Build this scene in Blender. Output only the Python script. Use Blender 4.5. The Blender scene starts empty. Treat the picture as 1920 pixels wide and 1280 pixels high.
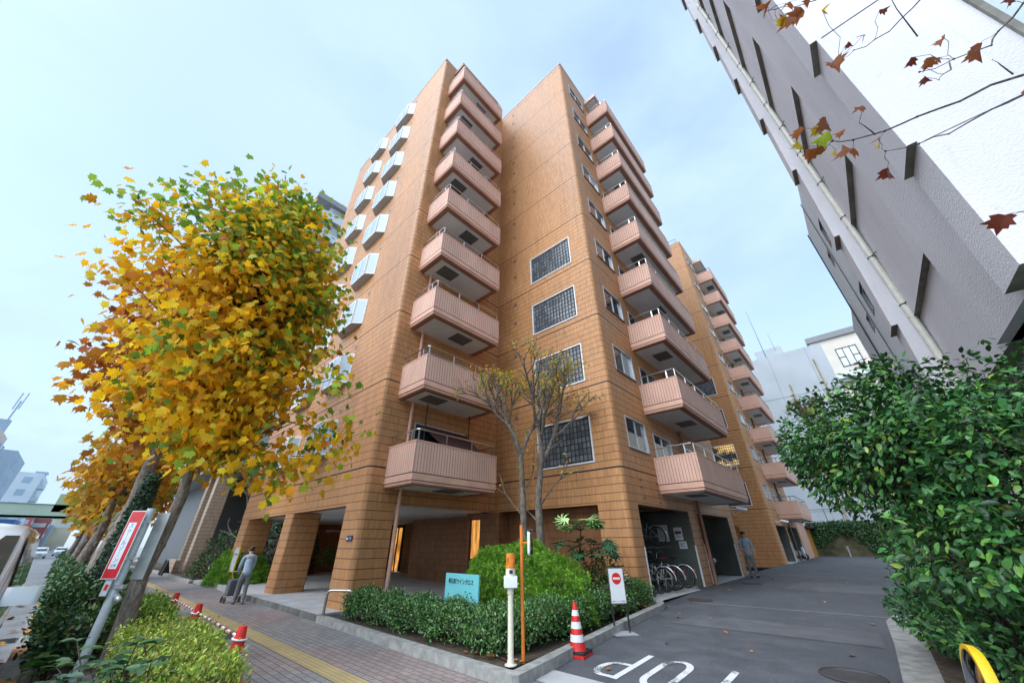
import bpy, math, random
import numpy as np
from mathutils import Vector, Matrix
R = math.radians
rnd = random.Random(7)
S = bpy.context.scene
COL = S.collection

# ---------------------------------------------------------------- camera
YAW, PIT, ROL, FPX, EYE = R(-42.2277), R(29.8443), R(-0.3171), 657.4, 1.6
fw = Vector((math.sin(YAW)*math.cos(PIT), math.cos(YAW)*math.cos(PIT), math.sin(PIT)))
rt0 = Vector((math.cos(YAW), -math.sin(YAW), 0)); up0 = rt0.cross(fw)
rt = math.cos(ROL)*rt0 + math.sin(ROL)*up0; up = -math.sin(ROL)*rt0 + math.cos(ROL)*up0
cam = bpy.data.objects.new('camera', bpy.data.cameras.new('camera')); COL.objects.link(cam)
cam.matrix_world = Matrix(((rt.x, up.x, -fw.x, 0), (rt.y, up.y, -fw.y, 0), (rt.z, up.z, -fw.z, EYE), (0, 0, 0, 1)))
cam.data.sensor_fit = 'HORIZONTAL'; cam.data.sensor_width = 36; cam.data.lens = FPX/1920*36
cam.data.clip_start = 0.05; cam.data.clip_end = 3000
S.camera = cam

# ---------------------------------------------------------------- sky, sun, exposure
SUN_EL, SUN_AZ = R(46), R(184)          # azimuth from +Y towards +X
w = bpy.data.worlds.new('World'); S.world = w; w.use_nodes = True
nt = w.node_tree; nt.nodes.clear()
def wn(t): return nt.nodes.new(t)
sky = wn('ShaderNodeTexSky'); sky.sky_type = 'NISHITA'; sky.sun_disc = False
sky.sun_elevation = SUN_EL; sky.sun_rotation = SUN_AZ; sky.air_density = 1.0; sky.dust_density = 1.6; sky.ozone_density = 1.0
tc = wn('ShaderNodeTexCoord'); mp = wn('ShaderNodeMapping'); mp.inputs['Scale'].default_value = (1, 1, 2.4)
mp.inputs['Rotation'].default_value = (0.35, 0.2, 0.5)
no = wn('ShaderNodeTexNoise'); no.inputs['Scale'].default_value = 1.9; no.inputs['Detail'].default_value = 7; no.inputs['Roughness'].default_value = .52
no.inputs['Distortion'].default_value = .25
rp = wn('ShaderNodeValToRGB'); rp.color_ramp.elements[0].position = .34; rp.color_ramp.elements[1].position = .58
rp.color_ramp.elements[0].color = (.50,)*3+(1,); rp.color_ramp.elements[1].color = (1.0,)*3+(1,)
mx = wn('ShaderNodeMix'); mx.data_type = 'RGBA'; mx.inputs[7].default_value = (1.62, 2.18, 2.80, 1)
bg = wn('ShaderNodeBackground'); bg.inputs['Strength'].default_value = 0.12
out = wn('ShaderNodeOutputWorld')
L = nt.links.new
L(tc.outputs['Generated'], mp.inputs['Vector']); L(mp.outputs['Vector'], no.inputs['Vector']); L(no.outputs['Fac'], rp.inputs['Fac'])
L(rp.outputs['Color'], mx.inputs[0]); L(sky.outputs['Color'], mx.inputs[6])
# thin cloud brightens towards the hidden sun behind the camera
dp = wn('ShaderNodeVectorMath'); dp.operation = 'DOT_PRODUCT'; dp.inputs[1].default_value = (math.sin(SUN_AZ)*math.cos(SUN_EL), math.cos(SUN_AZ)*math.cos(SUN_EL), math.sin(SUN_EL))
gm = wn('ShaderNodeMapRange'); gm.inputs[1].default_value = .745; gm.inputs[2].default_value = 1; gm.inputs[3].default_value = 1; gm.inputs[4].default_value = 3.2; gm.interpolation_type = 'SMOOTHSTEP'
vs = wn('ShaderNodeVectorMath'); vs.operation = 'SCALE'
L(tc.outputs['Generated'], dp.inputs[0]); L(dp.outputs['Value'], gm.inputs[0]); L(mx.outputs[2], vs.inputs[0]); L(gm.outputs[0], vs.inputs['Scale']); L(vs.outputs[0], bg.inputs['Color']); L(bg.outputs[0], out.inputs['Surface'])
sd = bpy.data.lights.new('sun', 'SUN'); sd.energy = .5; sd.angle = R(60); sd.color = (1, .95, .88)
so = bpy.data.objects.new('sun', sd); COL.objects.link(so)
so.rotation_euler = Vector((-math.sin(SUN_AZ)*math.cos(SUN_EL), -math.cos(SUN_AZ)*math.cos(SUN_EL), -math.sin(SUN_EL))).to_track_quat('-Z', 'Y').to_euler()
so.location = (0, -20, 60)
S.view_settings.view_transform = 'Standard'; S.view_settings.look = 'None'; S.view_settings.gamma = 1
S.view_settings.exposure = 1.82
S.cycles.max_bounces = 6; S.cycles.transparent_max_bounces = 8; S.cycles.caustics_reflective = False; S.cycles.caustics_refractive = False

# ---------------------------------------------------------------- materials
class NT:
    def __init__(s, name):
        s.m = bpy.data.materials.new(name); s.m.use_nodes = True; s.t = s.m.node_tree
        s.b = s.t.nodes['Principled BSDF']
    def n(s, t, **kw):
        x = s.t.nodes.new(t)
        for k, v in kw.items(): setattr(x, k, v)
        return x
    def l(s, a, b): s.t.links.new(a, b)
    def math(s, op, a, b=None, c=None):
        x = s.n('ShaderNodeMath', operation=op)
        for i, v in enumerate((a, b, c)):
            if v is None: continue
            if isinstance(v, (int, float)): x.inputs[i].default_value = v
            else: s.l(v, x.inputs[i])
        return x.outputs[0]
    def mix(s, f, a, b, mode='MIX'):
        x = s.n('ShaderNodeMix', data_type='RGBA', blend_type=mode)
        for i, v in ((0, f), (6, a), (7, b)):
            if isinstance(v, (int, float)): x.inputs[i].default_value = v
            elif isinstance(v, tuple): x.inputs[i].default_value = v if len(v) == 4 else v+(1,)
            else: s.l(v, x.inputs[i])
        return x.outputs[2]
    def noise(s, scale, detail=3, vec=None, rough=.5, dist=0):
        x = s.n('ShaderNodeTexNoise'); x.inputs['Scale'].default_value = scale; x.inputs['Detail'].default_value = detail
        x.inputs['Roughness'].default_value = rough; x.inputs['Distortion'].default_value = dist
        s.l(vec if vec is not None else s.pos(), x.inputs['Vector']); return x.outputs['Fac']
    def pos(s):
        if not hasattr(s, '_p'): s._p = s.n('ShaderNodeNewGeometry')
        return s._p.outputs['Position']
    def rng(s, v, a, b, c, d):
        x = s.n('ShaderNodeMapRange'); s.l(v, x.inputs[0])
        for i, q in zip((1, 2, 3, 4), (a, b, c, d)): x.inputs[i].default_value = q
        return x.outputs[0]
    def scale(s, vec, sc):
        x = s.n('ShaderNodeMapping'); s.l(vec, x.inputs['Vector']); x.inputs['Scale'].default_value = sc; return x.outputs['Vector']
    def uv(s): return s.n('ShaderNodeUVMap').outputs['UV']
    def sep(s, v):
        x = s.n('ShaderNodeSeparateXYZ'); s.l(v, x.inputs[0]); return x.outputs
    def bump(s, h, st=.5, d=.01):
        x = s.n('ShaderNodeBump'); x.inputs['Strength'].default_value = st; x.inputs['Distance'].default_value = d
        s.l(h, x.inputs['Height']); s.l(x.outputs[0], s.b.inputs['Normal'])
    def set(s, col=None, rough=None, metal=None, spec=None):
        if col is not None:
            if isinstance(col, tuple): s.b.inputs['Base Color'].default_value = col+(1,) if len(col) == 3 else col
            else: s.l(col, s.b.inputs['Base Color'])
        if rough is not None:
            if isinstance(rough, (int, float)): s.b.inputs['Roughness'].default_value = rough
            else: s.l(rough, s.b.inputs['Roughness'])
        if metal is not None: s.b.inputs['Metallic'].default_value = metal
        if spec is not None: s.b.inputs['Specular IOR Level'].default_value = spec
        return s.m
def plain(name, col, rough=.5, metal=0, var=.12, vs=6, spec=None, bump=0, bs=60):
    t = NT(name)
    f = t.rng(t.noise(vs, 5), .3, .7, 1-var, 1+var)
    c = t.mix(1.0, col, f, 'MULTIPLY')
    if bump: t.bump(t.noise(bs, 4), bump, .01)
    return t.set(c, rough, metal, spec)
def emit(name, col, st):
    t = NT(name); t.b.inputs['Emission Color'].default_value = col+(1,); t.b.inputs['Emission Strength'].default_value = st
    return t.set(col, .4)

TZ, TP, TU = 3.585, .2346, .108
def tile_mat(name, c1, c2, c3, heavy=True, ph=TP, pu=TU, white=True, jcol=(.55, .36, .22), grout=(.15, .072, .035)):
    t = NT(name); u = t.sep(t.uv()); U, V = u[0], u[1]
    rv = t.math('DIVIDE', t.math('SUBTRACT', V, TZ), ph); row = t.math('FLOOR', rv); fv = t.math('FRACT', rv)
    cu = t.math('DIVIDE', U, pu); cl = t.math('FLOOR', cu); fu = t.math('FRACT', cu)
    cmb = t.n('ShaderNodeCombineXYZ'); t.l(cl, cmb.inputs[0]); t.l(row, cmb.inputs[1])
    wnz = t.n('ShaderNodeTexWhiteNoise', noise_dimensions='2D'); t.l(cmb.outputs[0], wnz.inputs['Vector'])
    r = t.n('ShaderNodeValToRGB'); e = r.color_ramp.elements
    e[0].color = c1+(1,); e[1].color = c3+(1,); e.new(.5).color = c2+(1,); t.l(wnz.outputs['Value'], r.inputs[0])
    streak = t.noise(1, 4, t.scale(t.uv(), (38, 1.6, 1)), .6)
    col = t.mix(1.0, r.outputs[0], t.rng(streak, .25, .75, .68, 1.24), 'MULTIPLY')
    big = t.noise(.35, 5, t.scale(t.uv(), (1.0, .35, 1)))
    col = t.mix(1.0, col, t.rng(big, .3, .7, .82, 1.12), 'MULTIPLY')
    # rain streaks under each floor line
    drip = t.noise(1, 5, t.scale(t.uv(), (5.5, .22, 1)), .7)
    col = t.mix(t.rng(drip, .52, .8, 0, .6), col, (.25, .12, .055))
    hg = t.math('LESS_THAN', fv, .095)
    vj = t.math('LESS_THAN', fu, .09)
    jn = t.noise(.9, 3)
    if white:
        low = t.rng(V, 3.5, 4.2, 1, .0)
        sel = t.math('ADD', t.rng(t.noise(1.3, 2, t.scale(t.uv(), (1.2, .25, 1))), .45, .62, 0, .8), t.math('MULTIPLY', low, .25))
        jc = t.mix(sel, (.20, .095, .04), jcol)
        amt = t.math('MULTIPLY', vj, t.rng(sel, 0, .7, .38, .85))
    else:
        jc = (.12, .055, .03); amt = t.math('MULTIPLY', vj, .7)
    col = t.mix(amt, col, jc)
    col = t.mix(t.math('MULTIPLY', hg, .86), col, grout)
    hh = t.math('SUBTRACT', 1, t.math('MAXIMUM', hg, t.math('MULTIPLY', vj, .5)))
    if heavy:
        k = t.math('FRACT', t.math('DIVIDE', rv, 12.0)); hv = t.math('MULTIPLY', t.math('LESS_THAN', k, .0165), t.math('GREATER_THAN', V, 3.4))
        col = t.mix(hv, col, (.02, .02, .022)); hh = t.math('SUBTRACT', hh, hv)
    t.bump(t.math('ADD', hh, t.math('MULTIPLY', streak, .35)), .6, .008)
    return t.set(col, t.rng(big, .3, .7, .42, .55), spec=.42)

M = {}
M['tile'] = tile_mat('orange_glazed_tile', (.51, .235, .088), (.59, .288, .116), (.55, .26, .10))
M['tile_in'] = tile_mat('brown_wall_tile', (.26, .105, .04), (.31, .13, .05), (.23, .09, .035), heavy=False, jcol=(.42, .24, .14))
M['beige_tile'] = tile_mat('beige_tile', (.52, .40, .29), (.58, .45, .33), (.48, .36, .26), heavy=False, white=False)
# ribbed pink balcony panel
t = NT('pink_ribbed_panel'); u = t.sep(t.uv()); fu = t.math('FRACT', t.math('DIVIDE', u[0], .104))
g = t.math('LESS_THAN', fu, .14)
n1 = t.noise(70, 3); n2 = t.noise(1.4, 5, t.scale(t.pos(), (1, 1, .4)))
c = t.mix(1.0, (.76, .47, .36), t.rng(n1, .3, .7, .78, 1.16), 'MULTIPLY'); c = t.mix(1.0, c, t.rng(n2, .3, .7, .88, 1.1), 'MULTIPLY')
c = t.mix(t.math('MULTIPLY', g, .85), c, (.20, .085, .055))
t.bump(t.math('SUBTRACT', t.math('MULTIPLY', n1, .7), g), .8, .014); M['pink_rib'] = t.set(c, .75)
M['pink'] = plain('pink_render', (.68, .395, .285), .6, var=.1, vs=2, bump=.15)
M['pink_dark'] = plain('brown_pink_render', (.36, .17, .11), .6, var=.12, vs=2)
M['pink_pale'] = plain('pale_pink_render', (.62, .48, .42), .6, var=.08, vs=1)
M['soffit'] = plain('white_soffit_paint', (.80, .81, .80), .7, var=.06, vs=1.2)
M['ceil'] = plain('white_ceiling', (.72, .72, .71), .7, var=.05, vs=1)
M['hatch'] = plain('grey_steel_hatch', (.14, .14, .135), .5, var=.15)
M['alu'] = plain('aluminium', (.66, .68, .70), .35, .6, var=.05)
M['white'] = plain('white_paint', (.78, .79, .80), .45, var=.04)
M['steel'] = plain('brushed_steel', (.55, .54, .52), .28, 1, var=.1)
M['dark_metal'] = plain('dark_metal', (.05, .052, .055), .4, .4)
M['black'] = plain('black_rubber_and_gap_shade', (.018, .018, .019), .6)
M['concrete'] = plain('concrete', (.34, .33, .31), .85, var=.2, vs=5, bump=.3)
M['conc_light'] = plain('light_concrete_paving', (.46, .455, .445), .8, var=.14, vs=2.2, bump=.15)
M['conc_dark'] = plain('dark_stained_concrete', (.17, .165, .15), .9, var=.35, vs=4, bump=.3)
M['kerb'] = plain('kerb_stone', (.33, .325, .30), .85, var=.28, vs=7, bump=.35)
M['soil'] = plain('soil', (.085, .06, .04), .95, var=.4, vs=14, bump=.8, bs=25)
M['rail_brown'] = plain('brown_handrail', (.16, .10, .075), .4, .3)
def glass_mat(name, col, rough=.04, curtain=None):
    t = NT(name)
    if curtain:
        u = t.sep(t.uv()); s1 = t.math('SINE', t.math('MULTIPLY', u[0], 55))
        c = t.mix(t.rng(s1, -1, 1, 0, 1), curtain[0], curtain[1]); t.set(c, rough)
    else: t.set(col, rough)
    t.b.inputs['Specular IOR Level'].default_value = .85
    return t.m
M['glass'] = glass_mat('dark_window_glass', (.028, .036, .042))
M['glass_curt'] = glass_mat('window_glass_with_blind', None, .06, ((.05, .06, .065), (.19, .20, .20)))
M['glass_pale'] = glass_mat('pale_window_glass', None, .05, ((.40, .46, .48), (.52, .57, .58)))
M['glass_white'] = glass_mat('sky_pale_bay_glass', (.40, .50, .55), .08)  # pale blue base colour carries the sky's reflection in the bay panes
def gblock(name, lit):
    t = NT(name); u = t.sep(t.uv())
    fx = t.math('FRACT', t.math('DIVIDE', u[0], .155)); fz = t.math('FRACT', t.math('DIVIDE', u[1], .196))
    gm = t.math('MAXIMUM', t.math('LESS_THAN', fx, .22), t.math('LESS_THAN', fz, .2))
    cb = t.n('ShaderNodeCombineXYZ'); t.l(t.math('FLOOR', t.math('DIVIDE', u[0], .155)), cb.inputs[0]); t.l(t.math('FLOOR', t.math('DIVIDE', u[1], .196)), cb.inputs[1])
    wz = t.n('ShaderNodeTexWhiteNoise', noise_dimensions='2D'); t.l(cb.outputs[0], wz.inputs['Vector'])
    v = t.math('SUBTRACT', 1, gm)
    c = t.mix(t.rng(wz.outputs['Value'], 0, 1, .2, 1), (.05, .058, .065), (.17, .19, .21)); c = t.mix(gm, c, (.018, .017, .016))
    bx = t.math('SINE', t.math('MULTIPLY', fx, 3.14159)); t.bump(t.math('ADD', v, t.math('MULTIPLY', bx, .5)), .45, .02)
    if lit:
        t.l(t.mix(1.0, (1, .66, .2), v, 'MULTIPLY'), t.b.inputs['Emission Color']); 
        t.l(t.math('MULTIPLY', t.rng(t.noise(1.3, 2), .42, .62, .0, .30), v), t.b.inputs['Emission Strength'])
    return t.set(c, t.rng(gm, 0, 1, .12, .6), spec=.45)
M['gblock'] = gblock('glass_block', False); M['gblock_lit'] = gblock('glass_block_lit_inside', True)
# roads and paving
def asphalt(name, base, patch=.2):
    t = NT(name); a = t.noise(160, 2); b = t.noise(.55, 6, rough=.6); d = t.noise(2.5, 4)
    a2 = t.noise(420, 1); c = t.mix(1.0, base, t.rng(a, .3, .7, .40, 1.7), 'MULTIPLY'); c = t.mix(1.0, c, t.rng(a2, .3, .7, .6, 1.5), 'MULTIPLY'); c = t.mix(1.0, c, t.rng(b, .3, .7, 1-patch, 1+patch), 'MULTIPLY'); c = t.mix(1.0, c, t.rng(d, .35, .65, .86, 1.12), 'MULTIPLY')
    sp = t.math('GREATER_THAN', t.noise(75, 1), .70); c = t.mix(t.math('MULTIPLY', sp, .8), c, (.32, .31, .29))
    t.bump(a, .5, .006); return t.set(c, t.rng(d, .3, .7, .62, .85))
M['asphalt'] = asphalt('asphalt', (.080, .085, .094), .16); M['street'] = asphalt('street_asphalt', (.17, .175, .18))
def paver(name, a, b, red=None):
    t = NT(name); br = t.n('ShaderNodeTexBrick', offset=.5); br.inputs['Scale'].default_value = 1
    br.inputs['Brick Width'].default_value = .225; br.inputs['Row Height'].default_value = .113; br.inputs['Mortar Size'].default_value = .006
    br.inputs['Color1'].default_value = a+(1,); br.inputs['Color2'].default_value = b+(1,); br.inputs['Mortar'].default_value = (.075, .068, .06, 1)
    t.l(t.pos(), br.inputs['Vector']); c = br.outputs['Color']
    if red:
        m = t.rng(t.noise(.42, 2), .50, .58, 0, .75); c = t.mix(m, c, t.mix(1.0, c, red, 'MULTIPLY'))
    c = t.mix(1.0, c, t.rng(t.noise(45, 3), .3, .7, .8, 1.2), 'MULTIPLY'); c = t.mix(1.0, c, t.rng(t.noise(.8, 5), .3, .7, .82, 1.15), 'MULTIPLY')
    t.bump(t.math('SUBTRACT', 1, br.outputs['Fac']), .5, .006); return t.set(c, .8)
M['paver'] = paver('sidewalk_block_paving', (.225, .215, .21), (.29, .275, .268), (1.12, .88, .82))
t = NT('tactile_yellow'); u = t.sep(t.pos()); f = t.math('FRACT', t.math('DIVIDE', u[1], .075)); f2 = t.math('LESS_THAN', t.math('FRACT', t.math('DIVIDE', u[0], .3)), .02)
c = t.mix(t.math('LESS_THAN', f, .45), (.44, .34, .16), (.36, .27, .13)); c = t.mix(f2, c, (.2, .16, .09)); c = t.mix(1.0, c, t.rng(t.noise(1.5, 5), .3, .7, .8, 1.15), 'MULTIPLY')
t.bump(t.math('LESS_THAN', f, .45), -.6, .005); M['tactile'] = t.set(c, .8)
t = NT('worn_road_paint'); n = t.noise(38, 4, rough=.7); n2 = t.noise(2.6, 3)
k = t.rng(t.math('ADD', n, t.math('MULTIPLY', n2, .9)), .78, .92, 0, 1); M['paint'] = t.set(t.mix(k, (.10, .10, .105), (.72, .72, .70)), .7)
t = NT('rough_stucco'); v = t.n('ShaderNodeTexVoronoi'); v.inputs['Scale'].default_value = 34; t.l(t.pos(), v.inputs['Vector'])
nb = t.noise(.5, 6, t.scale(t.pos(), (1, 1, .35)), .6); cr = t.noise(3, 6, t.scale(t.pos(), (1, 1, .3)), .7)
c = t.mix(1.0, (.66, .64, .665), t.rng(nb, .3, .7, .86, 1.1), 'MULTIPLY'); c = t.mix(t.rng(cr, .60, .78, 0, .35), c, (.36, .35, .34))
t.bump(t.math('ADD', v.outputs['Distance'], t.math('MULTIPLY', t.noise(22, 4), 1.4)), .30, .015); M['stucco'] = t.set(c, .85)
M['stucco_dark'] = plain('dark_soffit', (.21, .20, .17), .9, var=.3, vs=3)  # darker than the stucco walls, for ledge undersides and wall joints
M['wall_grey'] = plain('pale_blue_grey_wall', (.40, .435, .46), .7, var=.08, vs=.4)
M['wall_annex'] = plain('pale_blue_white_wall', (.68, .74, .79), .7, var=.08, vs=.4); M['wall_blue'] = plain('blue_grey_panel', (.46, .54, .60), .4, var=.12, vs=1)
M['cream'] = plain('cream_wall', (.62, .56, .48), .8, var=.06, vs=.5)
M['moss'] = plain('mossy_concrete_wall', (.085, .08, .04), .95, var=.55, vs=1.6, bump=.4, bs=18)
M['far_white'] = plain('far_white_wall', (.60, .68, .72), .8, var=.06, vs=.2)
M['far_blue'] = plain('far_blue_wall', (.34, .45, .55), .7, var=.08, vs=.2)
M['bridge'] = plain('pale_green_steel', (.43, .54, .42), .6, var=.08, vs=.5)
M['red'] = plain('red_plastic', (.70, .028, .022), .4, var=.06)
M['red_sign'] = plain('red_sign_face', (.62, .03, .04), .35, var=.1, vs=9)
M['orange'] = plain('orange_paint', (.72, .20, .025), .45, var=.1)
M['yellow'] = plain('yellow_paint', (.85, .50, .02), .4, var=.05)
M['kerb_or'] = plain('orange_kerb_paint', (.50, .22, .09), .8, var=.4, vs=9)
M['cream_paint'] = plain('cream_plastic', (.72, .66, .52), .4, var=.04)
M['grey_paint'] = plain('grey_paint', (.45, .47, .48), .4, .2, var=.08)
M['pole_paint'] = plain('pale_pole_paint', (.62, .68, .70), .4, .1, var=.1, vs=12)
M['turq'] = plain('turquoise_panel', (.19, .60, .63), .3, var=.05, vs=3)
M['letter'] = plain('dark_lettering', (.03, .05, .055), .4)
M['blue_ink'] = plain('blue_lettering', (.02, .20, .55), .5)
M['navy'] = plain('navy_enamel', (.008, .018, .08), .3)
M['mirror'] = plain('mirror_face', (.75, .78, .8), .03, 1, var=0)
M['maroon'] = plain('maroon_shade_cloth', (.075, .028, .03), .8, var=.1)
t = NT('lit_lobby_wall'); n = t.noise(2.2, 3, t.scale(t.pos(), (3, 1, .8))); t.l(t.mix(t.rng(n, .35, .65, 0, 1), (.75, .26, .03), (1.0, .50, .12)), t.b.inputs['Emission Color']); t.l(t.rng(n, .3, .7, .10, .32), t.b.inputs['Emission Strength']); M['lamp_wall'] = t.set((.5, .25, .08), .5)
M['plank'] = plain('orange_wood', (.55, .24, .04), .6, var=.2)
t = NT('amber_lens'); t.b.inputs['Transmission Weight'].default_value = .15; M['amber'] = t.set((.80, .26, .01), .15)
t = NT('car_paint_white'); t.b.inputs['Coat Weight'].default_value = .8; M['car_white'] = t.set((.72, .76, .78), .25)
t = NT('car_paint_dark'); t.b.inputs['Coat Weight'].default_value = .8; M['car_dark'] = t.set((.05, .055, .06), .25)
M['skin'] = plain('skin', (.55, .34, .25), .55); M['hair'] = plain('dark_hair', (.03, .022, .018), .5)
M['cloth_blue'] = plain('pale_blue_cloth', (.36, .46, .56), .85, var=.1); M['cloth_grey'] = plain('grey_cloth', (.20, .21, .22), .9, var=.12)
M['shoe'] = plain('blue_shoe', (.05, .14, .32), .6)
def bark(name, a, b, sc=16):
    t = NT(name); n = t.noise(sc, 6, t.scale(t.pos(), (1, 1, .35)), .65); n2 = t.noise(2.2, 4)
    c = t.mix(t.rng(n, .38, .62, 0, 1), a, b); c = t.mix(1.0, c, t.rng(n2, .3, .7, .75, 1.2), 'MULTIPLY'); t.bump(n, .9, .02); return t.set(c, .9)
M['bark'] = bark('grey_brown_bark', (.13, .095, .07), (.30, .255, .215), 24); M['bark_dark'] = bark('dark_bark', (.035, .028, .024), (.13, .105, .085))
M['bark_mid'] = bark('grey_bark_mid', (.11, .088, .07), (.27, .225, .18), 20); M['bark_pale'] = bark('grey_bark', (.15, .13, .11), (.27, .24, .21), 12)
M['twig'] = plain('twig_brown', (.05, .035, .025), .9)
def leaf_mat(name, rough=.45, trans=.25, spec=.4):
    t = NT(name); a = t.n('ShaderNodeAttribute', attribute_name='Col')
    n = t.noise(60, 2); c = t.mix(1.0, a.outputs['Color'], t.rng(n, .3, .7, .85, 1.15), 'MULTIPLY')
    t.set(c, rough, spec=spec)
    tr = t.n('ShaderNodeBsdfTranslucent'); t.l(c, tr.inputs['Color'])
    ms = t.n('ShaderNodeMixShader'); ms.inputs[0].default_value = trans
    t.l(t.b.outputs[0], ms.inputs[1]); t.l(tr.outputs[0], ms.inputs[2]); t.l(ms.outputs[0], t.t.nodes['Material Output'].inputs['Surface'])
    return t.m
M['leaf'] = leaf_mat('autumn_leaf', .55, .5, .25); M['leaf_gloss'] = leaf_mat('glossy_leaf', .33, .08, .35); M['leaf_matt'] = leaf_mat('green_leaf', .5, .25)

# ---------------------------------------------------------------- mesh tools
ORG = {}
def org(o): return ORG[o.name] if o else Vector((0, 0, 0))
class MB:
    def __init__(s): s.v = []; s.f = []; s.mi = []
    def add(s, vs, fs, mi=0):
        k = len(s.v); s.v += [tuple(p) for p in vs]; s.f += [tuple(i+k for i in f) for f in fs]; s.mi += [mi]*len(fs); return s
    def quad(s, a, b, c, d, mi=0): return s.add((a, b, c, d), ((0, 1, 2, 3),), mi)
    def box(s, x0, x1, y0, y1, z0, z1, mi=0):
        return s.add([(x, y, z) for z in (z0, z1) for y in (y0, y1) for x in (x0, x1)],
                     ((0, 2, 3, 1), (4, 5, 7, 6), (0, 1, 5, 4), (2, 6, 7, 3), (0, 4, 6, 2), (1, 3, 7, 5)), mi)
    def cbox(s, c, d, mi=0, rz=0, M4=None):
        h = [q/2 for q in d]; k = len(s.v); s.box(-h[0], h[0], -h[1], h[1], -h[2], h[2], mi)
        mt = Matrix.Translation(Vector(c)) @ (M4 if M4 is not None else Matrix.Rotation(rz, 4, 'Z'))
        for i in range(k, len(s.v)): s.v[i] = tuple(mt @ Vector(s.v[i]))
        return s
    def prism(s, pts, z0, z1, mi=0, cap=True):          # plan polygon (ccw) extruded in z
        n = len(pts); k = [(x, y, z0) for x, y in pts]+[(x, y, z1) for x, y in pts]
        fs = [(i, (i+1) % n, n+(i+1) % n, n+i) for i in range(n)]
        if cap: fs += [tuple(range(n-1, -1, -1)), tuple(range(n, 2*n))]
        return s.add(k, fs, mi)
    def tube(s, path, rad, n=8, mi=0, cap=True):
        P = [Vector(p) for p in path]; m = len(P)
        if not hasattr(rad, '__len__'): rad = [rad]*m
        T = [(P[min(i+1, m-1)]-P[max(i-1, 0)]).normalized() for i in range(m)]
        ref = Vector((0, 0, 1)) if abs(T[0].z) < .9 else Vector((1, 0, 0))
        U = T[0].cross(ref).normalized(); vs = []
        for i in range(m):
            U = (U-T[i]*U.dot(T[i])); U = U.normalized() if U.length > 1e-6 else T[i].orthogonal().normalized()
            W = T[i].cross(U)
            for j in range(n):
                a = 2*math.pi*j/n; vs.append(P[i]+(U*math.cos(a)+W*math.sin(a))*rad[i])
        fs = [(i*n+j, i*n+(j+1) % n, (i+1)*n+(j+1) % n, (i+1)*n+j) for i in range(m-1) for j in range(n)]
        if cap: fs += [tuple(range(n-1, -1, -1)), tuple((m-1)*n+j for j in range(n))]
        return s.add(vs, fs, mi)
    def cyl(s, c, r, h, n=20, mi=0, r2=None):
        return s.tube([c, (c[0], c[1], c[2]+h)], [r, r if r2 is None else r2], n, mi)
    def lathe(s, c, prof, n=24, mi=0, ax=None):          # prof: (radius, height)
        vs = [(r*math.cos(2*math.pi*j/n), r*math.sin(2*math.pi*j/n), h) for r, h in prof for j in range(n)]
        q = Vector(ax).to_track_quat('Z', 'Y') if ax else None
        vs = [Vector(c)+((q @ Vector(p)) if q else Vector(p)) for p in vs]; m = len(prof)
        fs = [(i*n+j, i*n+(j+1) % n, (i+1)*n+(j+1) % n, (i+1)*n+j) for i in range(m-1) for j in range(n)]
        fs += [tuple(range(n-1, -1, -1)), tuple((m-1)*n+j for j in range(n))]
        return s.add(vs, fs, mi)
    def ball(s, c, r, n=10, m=7, mi=0):
        r = r if hasattr(r, '__len__') else (r, r, r)
        k = len(s.v); s.lathe((0, 0, 0), [(max(1e-4, math.sin(math.pi*i/m)), -math.cos(math.pi*i/m)) for i in range(m+1)], n, mi)
        for i in range(k, len(s.v)): s.v[i] = tuple(c[a]+s.v[i][a]*r[a] for a in range(3))
        return s
    def torus(s, c, ax, R_, r, n=28, k=6, mi=0):
        q = Vector(ax).to_track_quat('Z', 'Y'); pts = [Vector(c)+q @ Vector((R_*math.cos(2*math.pi*i/n), R_*math.sin(2*math.pi*i/n), 0)) for i in range(n+1)]
        return s.tube(pts, r, k, mi, cap=False)
    def build(s, name, mats, parent=None, smooth=False, bevel=0, sharp=38):
        o_ = org(parent); me = bpy.data.meshes.new(name)
        me.from_pydata([(x-o_.x, y-o_.y, z-o_.z) for x, y, z in s.v], [], s.f)
        for m_ in (mats if isinstance(mats, (list, tuple)) else [mats]): me.materials.append(m_)
        me.polygons.foreach_set('material_index', s.mi)
        uvl = me.uv_layers.new(name='UVMap'); uv = np.zeros((len(me.loops), 2), np.float32)
        for p in me.polygons:
            nx, ny, nz = map(abs, p.normal)
            a, b = (0, 1) if nz > .75 else ((1, 2) if nx > ny else (0, 2))
            for li in p.loop_indices:
                q = s.v[me.loops[li].vertex_index]; uv[li] = (q[a], q[b])
        uvl.data.foreach_set('uv', uv.ravel())
        if smooth: me.shade_smooth(); me.set_sharp_from_angle(angle=R(sharp))
        o = bpy.data.objects.new(name, me); COL.objects.link(o); ORG[o.name] = o_.copy()
        if parent: o.parent = parent
        if bevel:
            b = o.modifiers.new('bevel', 'BEVEL'); b.width = bevel; b.segments = 2; b.limit_method = 'ANGLE'
        return o
def tag(o, label, cat, group=None):
    o['label'] = label; o['category'] = cat
    if group: o['group'] = group
    return o
def thing(name, loc, label, cat, group=None):
    o = bpy.data.objects.new(name, None); COL.objects.link(o); o.location = loc; o.empty_display_size = .2
    ORG[o.name] = Vector(loc); return tag(o, label, cat, group)
def struct(mb, name, mat, label=None, **k):
    o = mb.build(name, mat, **k); o['kind'] = 'structure'
    if label: o['label'] = label
    return o
def copy_tree(o, parent=None, off=None):
    c = o.copy(); COL.objects.link(c); ORG[c.name] = org(o)
    if parent: c.parent = parent
    if off is not None: c.location = o.location+Vector(off)
    for ch in list(o.children): copy_tree(ch, c)
    return c
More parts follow.
